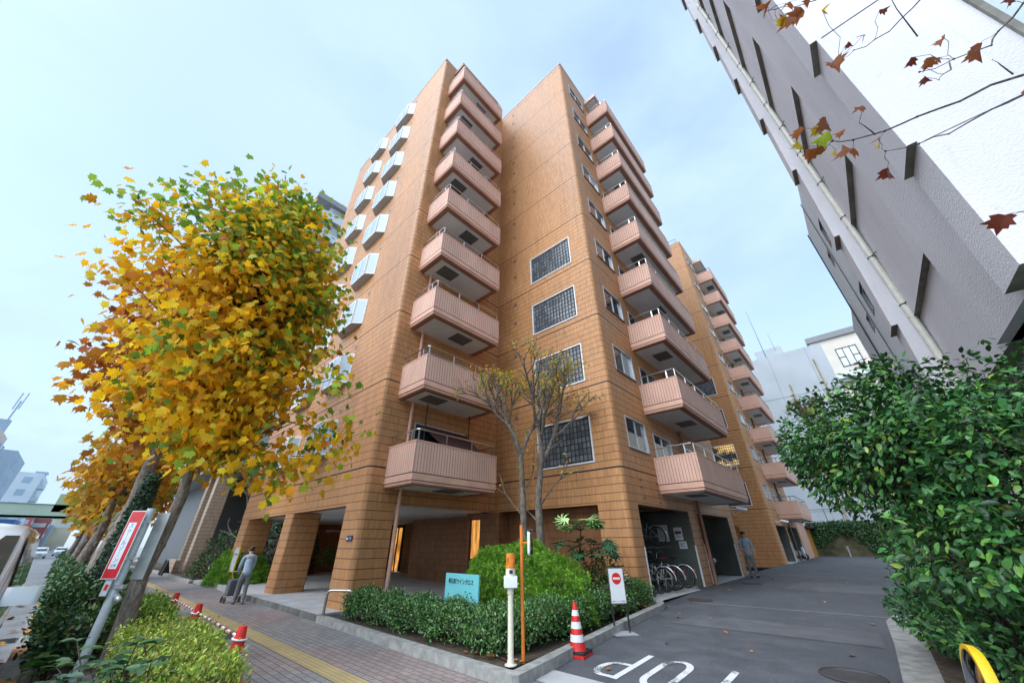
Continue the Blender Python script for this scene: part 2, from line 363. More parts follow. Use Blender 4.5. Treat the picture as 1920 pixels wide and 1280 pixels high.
def text_obj(body, size, mat, xax, zax, loc, name, parent=None, extrude=.002, align='CENTER', sx=1.0, spacing=1.0, yal='CENTER'):
    cu = bpy.data.curves.new('txt', 'FONT'); cu.body = body; cu.size = size; cu.align_x = align; cu.align_y = yal; cu.extrude = extrude; cu.space_character = spacing; cu.resolution_u = 3
    to = bpy.data.objects.new('txt', cu); COL.objects.link(to)
    me = bpy.data.meshes.new_from_object(to.evaluated_get(bpy.context.evaluated_depsgraph_get())); bpy.data.objects.remove(to); bpy.data.curves.remove(cu)
    X = Vector(xax).normalized()*sx; Z = Vector(zax).normalized(); Yv = Z.cross(Vector(xax).normalized()); l = Vector(loc)-org(parent)
    me.transform(Matrix(((X.x, Yv.x, Z.x, l.x), (X.y, Yv.y, Z.y, l.y), (X.z, Yv.z, Z.z, l.z), (0, 0, 0, 1))))
    me.materials.clear(); me.materials.append(mat); me.name = name
    o = bpy.data.objects.new(name, me); COL.objects.link(o); ORG[o.name] = org(parent).copy()
    if parent: o.parent = parent
    return o
def gz(y): return 0 if y < 5.4 else (.24*(y-5.4)/9.6 if y < 15 else min(.28, .24+.04*(y-15)/15))
def wall_grid(mb, plane, c, u0, u1, v0, v1, holes, depth, sgn, mi=0, rmi=None):
    """wall in plane X=c or Y=c with rectangular holes and reveals; sgn = outward sign of the normal"""
    us = sorted({u0, u1}|{h[i] for h in holes for i in (0, 1)}); vs = sorted({v0, v1}|{h[i] for h in holes for i in (2, 3)})
    P = (lambda u, v, d=0: (c-sgn*d, u, v)) if plane == 'X' else (lambda u, v, d=0: (u, c-sgn*d, v))
    flip = (sgn > 0) if plane == 'X' else (sgn < 0)
    def q(a, b, c_, d, m): mb.quad(*((a, b, c_, d) if flip else (d, c_, b, a)), m)
    for i in range(len(us)-1):
        for j in range(len(vs)-1):
            um, vm = (us[i]+us[i+1])/2, (vs[j]+vs[j+1])/2
            if any(h[0] < um < h[1] and h[2] < vm < h[3] for h in holes): continue
            q(P(us[i], vs[j]), P(us[i+1], vs[j]), P(us[i+1], vs[j+1]), P(us[i], vs[j+1]), mi)
    rm = mi if rmi is None else rmi
    for a, b, e, f in holes:
        q(P(a, e), P(a, e, depth), P(b, e, depth), P(b, e), rm); q(P(a, f, depth), P(a, f), P(b, f), P(b, f, depth), rm)
        q(P(a, e, depth), P(a, e), P(a, f), P(a, f, depth), rm); q(P(b, e), P(b, e, depth), P(b, f, depth), P(b, f), rm)

# ================================================================ GROUND
FL = 2.815                                              # storey height
g = MB(); g.quad((-400, -300, -.16), (300, -300, -.16), (300, 400, -.16), (-400, 400, -.16)); struct(g, 'ground', M['concrete'], 'bare ground under the whole block')
g = MB(); g.quad((-300, -14, -.115), (60, -14, -.115), (60, .12, -.115), (-300, .12, -.115)); struct(g, 'road', M['street'], 'grey asphalt street along the pavement')
g = MB(); g.box(-300, -14, .02, .16, -.14, .02, 0); g.box(-14, -4.2, .02, .2, -.14, .03, 0)
kb = struct(g, 'street_kerb', M['kerb'], 'worn stone kerb between street and planting strip')
g = MB(); x = -8.2
while x > -60: g.box(x-1.15, x, .015, .195, .02, .036); x -= 2.6
struct(g, 'kerb_paint', M['kerb_or'], 'faded orange paint blocks along the street kerb')
g = MB(); g.quad((-300, .2, 0), (-3.9, .2, 0), (-3.9, 6.2, 0), (-300, 6.2, 0)); g.quad((-3.9, .2, 0), (12, .2, 0), (12, 4.9, 0), (-3.9, 4.9, 0)); struct(g, 'pavement', M['paver'], 'grey block paved pavement with reddish patches')
g = MB(); g.quad((-300, 3.06, .004), (0, 3.06, .004), (0, 3.37, .004), (-300, 3.37, .004)); struct(g, 'tactile_paving', M['tactile'], 'yellow ribbed tactile strip along the pavement')
g = MB(); g.quad((-4.25, 4.9, .003), (-.4, 4.9, .003), (-.4, 5.4, .006), (-4.25, 5.4, .006)); struct(g, 'driveway_gutter', M['conc_light'], 'pale concrete gutter strip across the mouth of the driveway')
g = MB(); ys = [5.4, 7, 9, 11, 13, 15, 18, 22, 30, 42, 53]
for a, b in zip(ys, ys[1:]):
    xa, xb = (-4.6 if b <= 11.2 else -5.2), 2.6
    g.quad((xa, a, gz(a)), (xb, a, gz(a)), (xb, b, gz(b)), (xa, b, gz(b)))
struct(g, 'driveway', M['asphalt'], 'dark asphalt driveway between the brick coloured flats and the hedge')
M['asphalt_old'] = asphalt('older_asphalt', (.105, .108, .115), .12)
g = MB(); e = .005
for x0, x1, a, b_ in ((-3.9, -.5, 9.3, 10.6), (-2.9, 1.9, 16.2, 19.5)): g.quad((x0, a, gz(a)+e), (x1, a+.15, gz(a+.15)+e), (x1-.1, b_, gz(b_)+e), (x0+.2, b_-.1, gz(b_-.1)+e))
struct(g, 'asphalt_patch', M['asphalt_old'], 'slightly paler repair patches in the driveway asphalt')
g = MB()
for x0, y0_, x1, y1_ in ((-4.3, 12.05, 1.8, 12.5), (-4.6, 22.5, 2.4, 22.8)):
    d = Vector((y1_-y0_, x0-x1, 0)).normalized()*.018; n = 8
    for i in range(n):
        p0, p1 = Vector((x0, y0_, 0)).lerp(Vector((x1, y1_, 0)), i/n), Vector((x0, y0_, 0)).lerp(Vector((x1, y1_, 0)), (i+1)/n); p0.z = gz(p0.y)+.009; p1.z = gz(p1.y)+.009
        g.quad(p0-d, p1-d, p1+d, p0+d)
struct(g, 'asphalt_seam', M['conc_light'], 'thin pale seams across the driveway asphalt')
# planting bed with its kerb
bed = [(-10.4, 4.74), (-4.35, 4.58), (-4.6, 10.3), (-4.85, 10.9), (-5.3, 11.1), (-6, 11.2), (-10.4, 11.2)]
g = MB(); g.prism(bed, -.1, .11); struct(g, 'planting_bed', M['soil'], 'bare soil of the corner planting bed')
outp = [(-10.45, 4.58), (-9, 4.55), (-6.5, 4.48), (-4.05, 4.42), (-4.0, 4.5), (-4.2, 6.0), (-4.42, 8.5), (-4.52, 10.4), (-4.62, 10.85), (-4.9, 11.15), (-5.1, 11.2)]
inn = [(-10.45, 4.74), (-9, 4.71), (-6.5, 4.64), (-4.25, 4.6), (-4.2, 4.62), (-4.37, 6.0), (-4.58, 8.5), (-4.68, 10.35), (-4.75, 10.7), (-4.96, 10.98), (-5.1, 11.04)]
g = MB()
for i in range(len(outp)-1):
    a, b, c, d = outp[i], outp[i+1], inn[i+1], inn[i]
    za, zb = gz(a[1])+.13, gz(b[1])+.13
    g.add([(a[0], a[1], -.1), (b[0], b[1], -.1), (b[0], b[1], zb), (a[0], a[1], za), (d[0], d[1], za), (c[0], c[1], zb), (c[0], c[1], -.1), (d[0], d[1], -.1)], ((0, 1, 2, 3), (3, 2, 5, 4), (4, 5, 6, 7)))
struct(g, 'planter_kerb', M['kerb'], 'low stone kerb round the corner planting bed')
g = MB(); rk = [(-.42, 8.3), (-.36, 7.2), (-.38, 9.3), (-.42, 11.2), (-.3, 11.9), (.1, 12.2)]
rk = [(-.1, 6.2), (-.36, 7.2), (-.38, 9.3), (-.44, 11.2), (-.34, 11.9), (.1, 12.3)]
for a, b in zip(rk, rk[1:]):
    g.add([(a[0], a[1], -.05), (b[0], b[1], -.05), (b[0], b[1], gz(b[1])+.11), (a[0], a[1], gz(a[1])+.11), (a[0]+.5, a[1], gz(a[1])+.11), (b[0]+.5, b[1], gz(b[1])+.11)], ((0, 3, 2, 1), (3, 4, 5, 2)))
struct(g, 'hedge_kerb', M['kerb'], 'broad concrete kerb under the camellia hedge')
g = MB(); g.quad((-.0, 4.9, .12), (2.6, 4.9, .12), (2.6, 12.2, .3), (0, 12.2, .3)); struct(g, 'hedge_bed', M['soil'], 'soil under the camellia hedge')
# painted letters STOP, read by drivers leaving: top of the letters towards the street
for ch, cx in (('S', -1.42), ('T', -2.08), ('O', -2.79), ('P', -3.47)):
    g = MB(); z = .012; W, H, T = .46, 1.24, .095; y0 = 6.86 if ch != 'S' else 6.62
    def P(a, b): return (cx-a*W/2, y0-(b+1)*H/2, gz(y0-(b+1)*H/2)+.006)     # a: reader's right, b: up
    def strip(pts, cl=False):
        pts = [Vector(p) for p in pts]; n = len(pts)
        for i in range(n-1):
            d = (pts[i+1]-pts[i]).normalized(); s_ = Vector((-d.y, d.x, 0))*T/2
            e0, e1 = d*T*.35, d*T*.35
            g.quad(pts[i]-s_-e0*.3, pts[i+1]-s_+e1*.3, pts[i+1]+s_+e1*.3, pts[i]+s_-e0*.3)
    arc = lambda cx_, cy_, rx, ry, a0, a1, n=14: [P(cx_+rx*math.cos(R(a0+(a1-a0)*i/n)), cy_+ry*math.sin(R(a0+(a1-a0)*i/n))) for i in range(n+1)]
    if ch == 'P': strip([P(-.8, -1), P(-.8, 1)]); strip([P(-.75, .93)]+arc(.1, .46, .75, .47, 90, -90)+[P(-.75, -.01)])
    if ch == 'O': strip(arc(0, .45, .8, .5, 0, 180)+arc(0, -.45, .8, .5, 180, 360)+[P(.8, .45)])
    if ch == 'T': strip([P(0, -1), P(0, .85)]); strip([P(-.9, .93), P(.9, .93)])
    if ch == 'S': strip(arc(0, .46, .75, .47, 20, 270)+arc(0, -.46, .75, .47, 90, -160))
    o = struct(g, 'road_marking', M['paint'], f'worn white painted letter {ch} of the word STOP on the driveway')
for i, (cx, cy, r, lab) in enumerate(((-.87, 7.6, .34, 'round cast iron manhole cover beside the broad kerb'), (-4.3, 12.6, .3, 'rusty manhole cover in the asphalt off the tip of the planting bed'), (-4.0, 17.5, .3, 'dark manhole cover further up the driveway'))):
    g = MB(); g.cyl((cx, cy, gz(cy)-.02), r, .026, 36, 0); g.torus((cx, cy, gz(cy)+.005), (0, 0, 1), r+.012, .012, 36, 5, 0)
    o = g.build('manhole_cover', plain('cast_iron_%d' % i, (.10, .075, .07) if i == 1 else (.075, .07, .068), .7, .3, bump=.9, bs=70, var=.2)); tag(o, lab, 'manhole cover', 'manhole covers')
g = MB(); g.box(-11.2, -10.0, 2.5, 2.97, -.01, .006)
t = NT('chequer_plate'); u = t.sep(t.pos()); t.bump(t.math('MULTIPLY', t.math('SINE', t.math('MULTIPLY', u[0], 90)), t.math('SINE', t.math('MULTIPLY', u[1], 90))), 1, .02)
tag(g.build('access_cover', t.set((.085, .08, .08), .6, .4)), 'dark chequered rectangular access plate in the pavement by the planting strip', 'access cover')
for xx in (-14.3, -11.6):
    g = MB()
    for i in range(12): g.box(xx+i*.045, xx+i*.045+.02, -.42, -.02, -.112, -.10)
    g.box(xx-.03, xx+.57, -.44, 0, -.114, -.108)
    tag(g.build('drain_grate', M['dark_metal']), 'steel gutter grate in the street, the %s one along the orange kerb' % ('farther' if xx < -12 else 'nearer'), 'drain', 'street drains')
# entrance platform
g = MB(); g.prism([(-15.6, 4.64), (-10.46, 4.64), (-10.46, 12), (-24.6, 14), (-24.6, 5.6), (-22.2, 4.9), (-18.2, 4.64)], -.05, .15)
pf = struct(g, 'entrance_platform', M['conc_light'], 'pale concrete platform one step up under the pilotis')
g = MB(); g.box(-18.2, -10.44, 4.615, 4.635, -.05, .135); struct(g, 'platform_riser', M['conc_dark'], 'dark stained riser of the entrance platform')

# ================================================================ APARTMENT BUILDING
B = thing('apartment_building', (-10.42, 5.18, 0), 'ten storey apartment block in orange tiles with stacked pink balconies on open ground floor pillars', 'apartment building')
ZT = 29.42; r = .16
wl, wm = MB(), MB()
doorsA = [(6.5, 8.75, 3.36+FL*k, 5.22+FL*k) for k in range(9)]
wall_grid(wl, 'Y', 5.18, -22.2, -10.42-r, 2.58, ZT, [], .1, -1)
wall_grid(wl, 'X', -10.42, 5.18+r, 10.46, 2.6, ZT, doorsA, .12, 1)
arc = [(-10.42-r+r*math.sin(R(a)), 5.18+r-r*math.cos(R(a))) for a in range(0, 91, 15)]
for (a, b), (c, d) in zip(arc, arc[1:]): wl.quad((a, b, .15), (c, d, .15), (c, d, ZT), (a, b, ZT))
wl.quad((-22.2, 20, 2.6), (-22.2, 5.18, 2.6), (-22.2, 5.18, ZT), (-22.2, 20, ZT))
wl.quad((-22.2, 5.18, ZT), (-10.58, 5.18, ZT), (-10.42, 10.46, ZT), (-22.2, 10.46, ZT)); wl.quad((-22.2, 10.46, ZT), (-10.42, 10.46, ZT), (-10.42, 20, ZT), (-22.2, 20, ZT))
wl.quad((-10.42, 20, 2.6), (-22.2, 20, 2.6), (-22.2, 20, ZT), (-10.42, 20, ZT))
wl.build('street_wing_wall', M['tile'], B, True)
gbs = [(-8.22, -5.91, 3.84+FL*1.006*k, 5.41+FL*1.006*k) for k in range(4)]
wins = [(11.27, 12.87, 4.32+FL*k, 5.41+FL*k) for k in range(9)]
drs = [(13.5, 15.25, 3.36+FL*k, 5.22+FL*k) for k in range(9)]+[(16.95, 18.6, 3.36+FL*k, 5.22+FL*k) for k in range(9)]
def block(mb, y0, y1, x0=-10.42, xr=-5.04):
    dy = y0-10.46
    wall_grid(mb, 'Y', y0, x0, xr-r, 2.6, ZT, [h for h in gbs], .1, -1)
    sh = lambda hs: [(a+dy, b+dy, c, d) for a, b, c, d in hs]
    wall_grid(mb, 'X', xr, y0+r, y1, 2.6, ZT, sh(wins)+sh(drs), .12, 1)
    ar = [(xr-r+r*math.sin(R(a)), y0+r-r*math.cos(R(a))) for a in range(0, 91, 15)]
    for (a, b), (c, d) in zip(ar, ar[1:]): mb.quad((a, b, .1), (c, d, .1), (c, d, ZT), (a, b, ZT))
    mb.quad((x0, y0, ZT), (xr-r, y0, ZT), (xr, y1, ZT), (x0, y1, ZT)); mb.quad((xr, y1, 2.6), (x0, y1, 2.6), (x0, y1, ZT), (xr, y1, ZT))
    # ground floor corner pier
    wall_grid(mb, 'Y', y0, -6.0, xr-r, .1, 2.6, [], .1, -1); wall_grid(mb, 'X', xr, y0+r, y0+.71, .1, 2.6, [], .1, 1)
    mb.quad((-6.0, y0+.75, .1), (-6.0, y0, .1), (-6.0, y0, 2.6), (-6.0, y0+.75, 2.6))
block(wm, 10.46, 21.7); wm.build('middle_block_wall', M['tile'], B, True)
wc = MB(); block(wc, 32.2, 43.2); wc.build('rear_block_wall', M['tile'], B, True)
g = MB(); g.quad((-10.42, 32.2, .1), (-10.42, 21.7, .1), (-10.42, 21.7, ZT), (-10.42, 32.2, ZT)); g.quad((-10.42, 21.7, .1), (-10.42, 32.2, .1), (-10.42, 32.2, ZT), (-10.42, 21.7, ZT)); g.build('courtyard_wall', M['tile'], B)
g = MB()
for x0, x1, y0, y1 in ((-22.22, -10.40, 5.16, 10.46), (-10.42, -5.02, 10.44, 21.7), (-10.42, -5.04, 32.18, 43.2)):
    for a, b, c, d in ((x0, x1, y0, y0+.18), (x1-.18, x1, y0+.18, y1)): g.box(a, b, c, d, ZT-.03, ZT+.05)
g.build('coping', M['pink_pale'], B)
g = MB(); g.box(-21.6, -10.72, 5.7, 10.3, ZT+.06, ZT+.55); g.box(-10.3, -7.4, 10.85, 20, ZT+.06, ZT+.62); g.box(-9.9, -8.9, 9.6+1.5, 12.8, ZT+.62, ZT+1.5)
g.build('roof_parapet', M['pink_pale'], B)
for k, (a, b, c, d) in enumerate(((-10.41, -9.55, 5.95, 9.2), (-5.03, -4.2, 13.3, 19.0), (-5.05, -4.2, 35.6, 41.3))):
    g = MB(); g.box(a, b, c, d, 28.50, 28.85, 0); g.box(a+.01, b-.15, c+.15, d-.15, 28.47, 28.52, 1); g.build('top_canopy', [M['pink_dark'] if k == 0 else M['pink_pale'], M['soffit']], B)
g = MB(); g.tube([(-6.9, 32.6, ZT), (-6.9, 32.6, ZT+.9), (-5.4, 32.6, ZT+.9), (-5.4, 32.6, ZT)], .025, 6); g.tube([(-6.9, 32.6, ZT+.45), (-5.4, 32.6, ZT+.45)], .02, 6); g.build('roof_railing', M['dark_metal'], B)

# balconies
def balcony(X0, xo, y0, y1, rail, hy):
    p = MB(); th = .10
    for z0, z1, e, m in ((3.335, 4.185, 0, 0), (4.185, 4.225, .012, 1)):
        p.box(X0, xo+e, y0-e, y0+th, z0, z1, m); p.box(xo-th, xo+e, y0+th, y1-th, z0, z1, m); p.box(X0, xo+e, y1-th, y1+e, z0, z1, m)
    b = p.build('balcony', [M['pink_rib'], M['pink']], B)
    s = MB(); s.box(X0, xo-.03, y0+.03, y1-.03, 3.31, 3.335, 3); s.box(X0, xo-.004, y0+.004, y1-.004, 3.135, 3.31, 0)  # black strip stands in for the shadow line under the ribbed panel
    s.box(X0, xo-.045, y0+.045, y1-.045, 3.115, 3.135, 2); s.box(X0, xo-.03, y0+.03, y1-.03, 3.055, 3.115, 0)
    w_ = .2; s.box(X0, xo-.05, y0+.05, y0+w_+.05, 3.02, 3.055, 2); s.box(xo-w_-.05, xo-.05, y0+w_+.05, y1-w_-.05, 3.02, 3.055, 2); s.box(X0, xo-.05, y1-w_-.05, y1-.05, 3.02, 3.055, 2)
    s.quad((X0, y0+.2, 3.045), (X0, y1-.2, 3.045), (xo-.2, y1-.2, 3.045), (xo-.2, y0+.2, 3.045), 1)
    s.build('slab', [M['pink'], M['soffit'], M['pink_dark'], M['black']], b)
    q = MB(); i = .05; zr = 4.55
    q.tube([(X0+.02, y0+i, zr), (xo-i-.05, y0+i, zr), (xo-i, y0+i+.05, zr), (xo-i, y1-i-.05, zr), (xo-i-.05, y1-i, zr), (X0, y1-i, zr)], .021, 7)
    n = max(3, round((y1-y0)/1.2))
    for j in range(n+1): yy = y0+i+.04+(y1-y0-2*i-.08)*j/n; q.box(xo-i-.008, xo-i+.008, yy-.02, yy+.02, 4.2, zr)
    for xx in (X0+.12, xo-.35): q.box(xx-.02, xx+.02, y0+i-.008, y0+i+.008, 4.2, zr)
    q.build('railing', rail, b)
    h = MB(); h.box(X0+.42, X0+1.05, hy, hy+.78, 3.022, 3.044); h.build('escape_hatch', M['hatch'], b)
    return b
def floors(b, n=9, alt=0):
    for k in range(1, n):
        c = copy_tree(b, B, (0, 0, FL*k))
        for ch in c.children:
            if ch.name.startswith('escape_hatch') and k % 2: ch.location = ch.location+Vector((0, alt, 0))
floors(balcony(-10.42, -8.93, 5.70, 9.0, M['steel'], 7.2), alt=-.95)
floors(balcony(-5.04, -3.57, 13.12, 19.0, M['steel'], 14.2), alt=.9)
floors(balcony(-5.06, -3.6, 35.4, 41.6, M['dark_metal'], 36.6), alt=.9)
# sliding windows
def sash(c, u0, u1, z0, z1, plane, name, pane, fm, sgn=1, d=.05, parts=2, fr=.05):
    f = MB(); gl = MB()
    def bx(m, a, b, e, f_, d0, d1, mi=0):
        if plane == 'X': m.box(min(c-sgn*d0, c-sgn*d1), max(c-sgn*d0, c-sgn*d1), a, b, e, f_, mi)
        else: m.box(a, b, min(c-sgn*d0, c-sgn*d1), max(c-sgn*d0, c-sgn*d1), e, f_, mi)
    bx(f, u0, u1, z0, z0+fr, -.012, d+.05); bx(f, u0, u1, z1-fr, z1, -.012, d+.05); bx(f, u0, u0+fr, z0+fr, z1-fr, -.012, d+.05); bx(f, u1-fr, u1, z0+fr, z1-fr, -.012, d+.05)
    for i in range(1, parts): uu = u0+(u1-u0)*i/parts; bx(f, uu-.028, uu+.028, z0+fr, z1-fr, d-.025, d+.03)
    for i in range(parts):
        a, b = u0+(u1-u0)*i/parts, u0+(u1-u0)*(i+1)/parts; o_ = d+(.018 if i % 2 else 0)
        bx(gl, a+.03, b-.03, z0+fr, z1-fr, o_, o_+.012, i % 2)
    bx(f, u0-.02, u1+.02, z0-.05, z0, -.05, .05, 1)
    o = f.build(name, fm, B); gl.build('pane', pane, o); return o
def rep(o, n, dz=FL):
    for k in range(1, n): copy_tree(o, B, (0, 0, dz*k))
fmw = [M['alu'], M['rail_brown']]
for dy, xr in ((0, -5.04), (21.74, -5.04)):
    for k in range(9):
        pn = [[M['glass'], M['glass_curt']], [M['glass_curt'], M['glass']], [M['glass'], M['glass']], [M['glass_curt'], M['glass_pale']]][(k*3+int(dy)) % 4]
        sash(xr, 11.27+dy, 12.87+dy, 4.32+FL*k, 5.41+FL*k, 'X', 'window', pn, fmw)
    o = sash(xr, 13.5+dy, 15.25+dy, 3.36, 5.22, 'X', 'balcony_door', [M['glass'], M['glass_curt']], fmw); rep(o, 9)
    o = sash(xr, 16.95+dy, 18.6+dy, 3.36, 5.22, 'X', 'balcony_door', [M['glass_curt'], M['glass']], fmw); rep(o, 9)
o = sash(-10.42, 6.5, 8.75, 3.36, 5.22, 'X', 'balcony_door', [M['glass'], M['glass_curt']], fmw); rep(o, 9)
for y0 in (10.46, 32.2):
    for k, (a, b, c, d) in enumerate(gbs):
        f = MB(); e = .045
        for q in ((a, b, c, c+e), (a, b, d-e, d), (a, a+e, c+e, d-e), (b-e, b, c+e, d-e)): f.box(q[0], q[1], y0-.025, y0+.06, q[2], q[3])
        fo = f.build('glass_block_window', M['white'], B)
        p = MB(); p.quad((a+e, y0+.03, c+e), (b-e, y0+.03, c+e), (b-e, y0+.03, d-e), (a+e, y0+.03, d-e)); p.build('glass_blocks', M['gblock_lit'] if (y0 > 20 and k == 1) else M['gblock'], fo)
# bay windows
def bay(xr, xl, z0=4.39, z1=5.66):
    a = [(xr, 5.18), (xl, 5.18), (xl+.33, 4.82), (xr-.33, 4.82)]
    f = MB(); f.prism(a[::-1], z1-.05, z1+.02, 0); f.prism(a[::-1], z0-.01, z0+.05, 0)
    pts = [a[0], a[3], a[2], a[1]]
    for x_, y_ in pts+[((a[2][0]+a[3][0])/2, 4.82)]: f.box(x_-.03, x_+.03, y_-.03, min(y_+.03, 5.18), z0+.05, z1-.05)
    o = f.build('bay_window', M['white'], B)
    u = MB(); u.prism(a[::-1], z0-.03, z0-.012, 0); u.build('underside', plain('bay_underside_grey', (.36, .36, .35), .6) if 'bayu' not in M else M['bayu'], o)
    p = MB()
    for (x0, y0), (x1, y1) in zip(pts, pts[1:]): p.quad((x0, y0, z0+.05), (x1, y1, z0+.05), (x1, y1, z1-.05), (x0, y0, z1-.05), 0)
    p.build('pane', M['glass_white'], o); return o
M['bayu'] = plain('bay_underside', (.36, .36, .35), .6)
rep(bay(-13.59, -15.62), 9); rep(bay(-17.15, -19.1), 9)
# vents
v = MB(); v.box(-9.33, -9.17, 10.44, 10.47, 4.88, 5.02); v.box(-9.30, -9.20, 10.432, 10.45, 4.905, 4.995, 1)
vo = v.build('vent', [M['pink_dark'], M['hatch']], B); rep(vo, 9)
vo2 = copy_tree(vo, B, (0, 0, 1.08)); rep(vo2, 9)
v = MB(); v.box(-13.68, -13.54, 5.15, 5.18, 5.93, 6.11); v.box(-13.65, -13.57, 5.14, 5.16, 5.96, 6.08, 1); rep(v.build('vent', [M['alu'], M['hatch']], B), 9)
# drain pipes
g = MB(); g.tube([(-10.34, 6.27, .15), (-10.34, 6.27, 29.0)], .058, 12)
for k in range(10): g.cyl((-10.34, 6.27, 1.9+FL*k), .07, .035, 12); g.box(-10.42, -10.34, 6.25, 6.29, 1.9+FL*k, 1.93+FL*k)
g.build('drain_pipe', M['pink'], B, True)
g = MB(); g.tube([(-4.95, 16.55, .22), (-4.95, 16.55, 29)], .06, 10); g.build('drain_pipe', M['pink_dark'], B, True)
g = MB(); g.tube([(-4.97, 38.4, .28), (-4.97, 38.4, 29)], .06, 10); g.build('drain_pipe', M['rail_brown'], B, True)
# pilotis
def pillar(x0, x1, y0, y1, z0=.15, z1=2.6):
    m = MB(); rr = .07; pts = []
    for cx, cy, a0 in ((x0+rr, y0+rr, 180), (x1-rr, y0+rr, 270), (x1-rr, y1-rr, 0), (x0+rr, y1-rr, 90)):
        pts += [(cx+rr*math.cos(R(a0+t_)), cy+rr*math.sin(R(a0+t_))) for t_ in (0, 30, 60, 90)]
    m.prism(pts, z0, z1); return m.build('pillar', M['tile'], B, True)
pillar(-22.2, -21.1, 5.18, 6.2); pillar(-16.45, -15.6, 5.18, 6.2)
g = MB(); g.quad((-11.42, 5.18, .15), (-10.58, 5.18, .15), (-10.58, 5.18, 2.58), (-11.42, 5.18, 2.58)); g.quad((-10.42, 5.34, -.1), (-10.42, 6.2, -.1), (-10.42, 6.2, 2.6), (-10.42, 5.34, 2.6)); g.quad((-11.42, 6.2, .15), (-11.42, 5.18, .15), (-11.42, 5.18, 2.58), (-11.42, 6.2, 2.58)); g.quad((-10.42, 6.2, .15), (-11.42, 6.2, .15), (-11.42, 6.2, 2.6), (-10.42, 6.2, 2.6))
g.build('pillar', M['tile'], B)
g = MB(); g.quad((-22.2, 14, 2.63), (-10.5, 14, 2.63), (-10.5, 5.5, 2.63), (-22.2, 5.5, 2.63)); g.quad((-24.6, 14, 2.62), (-22.2, 14, 2.62), (-22.2, 5.5, 2.62), (-24.6, 5.5, 2.62)); g.build('portico_ceiling', M['ceil'], B)
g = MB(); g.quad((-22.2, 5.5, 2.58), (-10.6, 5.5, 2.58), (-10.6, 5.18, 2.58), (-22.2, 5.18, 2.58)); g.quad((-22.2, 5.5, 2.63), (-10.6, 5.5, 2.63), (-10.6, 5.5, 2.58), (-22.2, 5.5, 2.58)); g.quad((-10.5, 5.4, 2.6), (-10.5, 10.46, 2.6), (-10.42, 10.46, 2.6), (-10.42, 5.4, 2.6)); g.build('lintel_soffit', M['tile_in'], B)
g = MB()
g.box(-17.0, -11.95, 11.3, 11.7, .1, 2.63); g.box(-12.0, -11.85, 10.46, 11.3, .1, 2.63); g.box(-11.85, -11.23, 10.5, 10.9, .1, 1.05); g.box(-11.85, -11.23, 10.5, 10.9, 2.43, 2.63); g.box(-11.23, -10.2, 10.46, 11.3, .1, 2.6)
g.box(-30, -22.75, 13.75, 14, .1, 2.62); g.box(-21.55, -17, 13.75, 14, .1, 2.62); g.box(-17.1, -16.9, 11.7, 14, .1, 2.62)
g.box(-24.9, -24.6, 9.2, 10.2, .1, 2.62); g.box(-24.9, -24.6, 12.6, 13.75, .1, 2.62); g.box(-24.9, -24.6, 10.2, 12.6, 2.3, 2.62); g.box(-25.3, -24.95, 10.2, 12.6, .1, 2.3)
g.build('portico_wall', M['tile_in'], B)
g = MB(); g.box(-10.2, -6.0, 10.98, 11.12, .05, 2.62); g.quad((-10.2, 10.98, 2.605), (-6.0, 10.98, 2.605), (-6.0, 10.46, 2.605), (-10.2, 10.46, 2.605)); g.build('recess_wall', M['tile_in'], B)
# lit lobby
f = MB(); f.box(-22.78, -22.68, 13.66, 13.75, .15, 2.45); f.box(-21.66, -21.55, 13.66, 13.75, .15, 2.45); f.box(-22.16, -22.1, 13.66, 13.75, .15, 2.45); f.box(-22.78, -21.55, 13.66, 13.75, 2.45, 2.62); f.box(-22.10, -22.06, 13.6, 13.64, .7, 1.6)
fo = f.build('entrance_door', M['dark_metal'], B); p = MB(); p.quad((-22.7, 13.72, .2), (-21.6, 13.72, .2), (-21.6, 13.72, 2.45), (-22.7, 13.72, 2.45)); p.build('pane', M['lamp_wall'], fo)
f = MB()
for q in ((-11.85, -11.8, 1.05, 2.43), (-11.28, -11.23, 1.05, 2.43), (-11.8, -11.28, 1.05, 1.09), (-11.8, -11.28, 2.39, 2.43)): f.box(q[0], q[1], 10.52, 10.6, q[2], q[3])
fo = f.build('lobby_window', M['dark_metal'], B); p = MB(); p.quad((-11.8, 10.56, 1.09), (-11.28, 10.56, 1.09), (-11.28, 10.56, 2.39), (-11.8, 10.56, 2.39)); p.build('pane', M['lamp_wall'], fo)
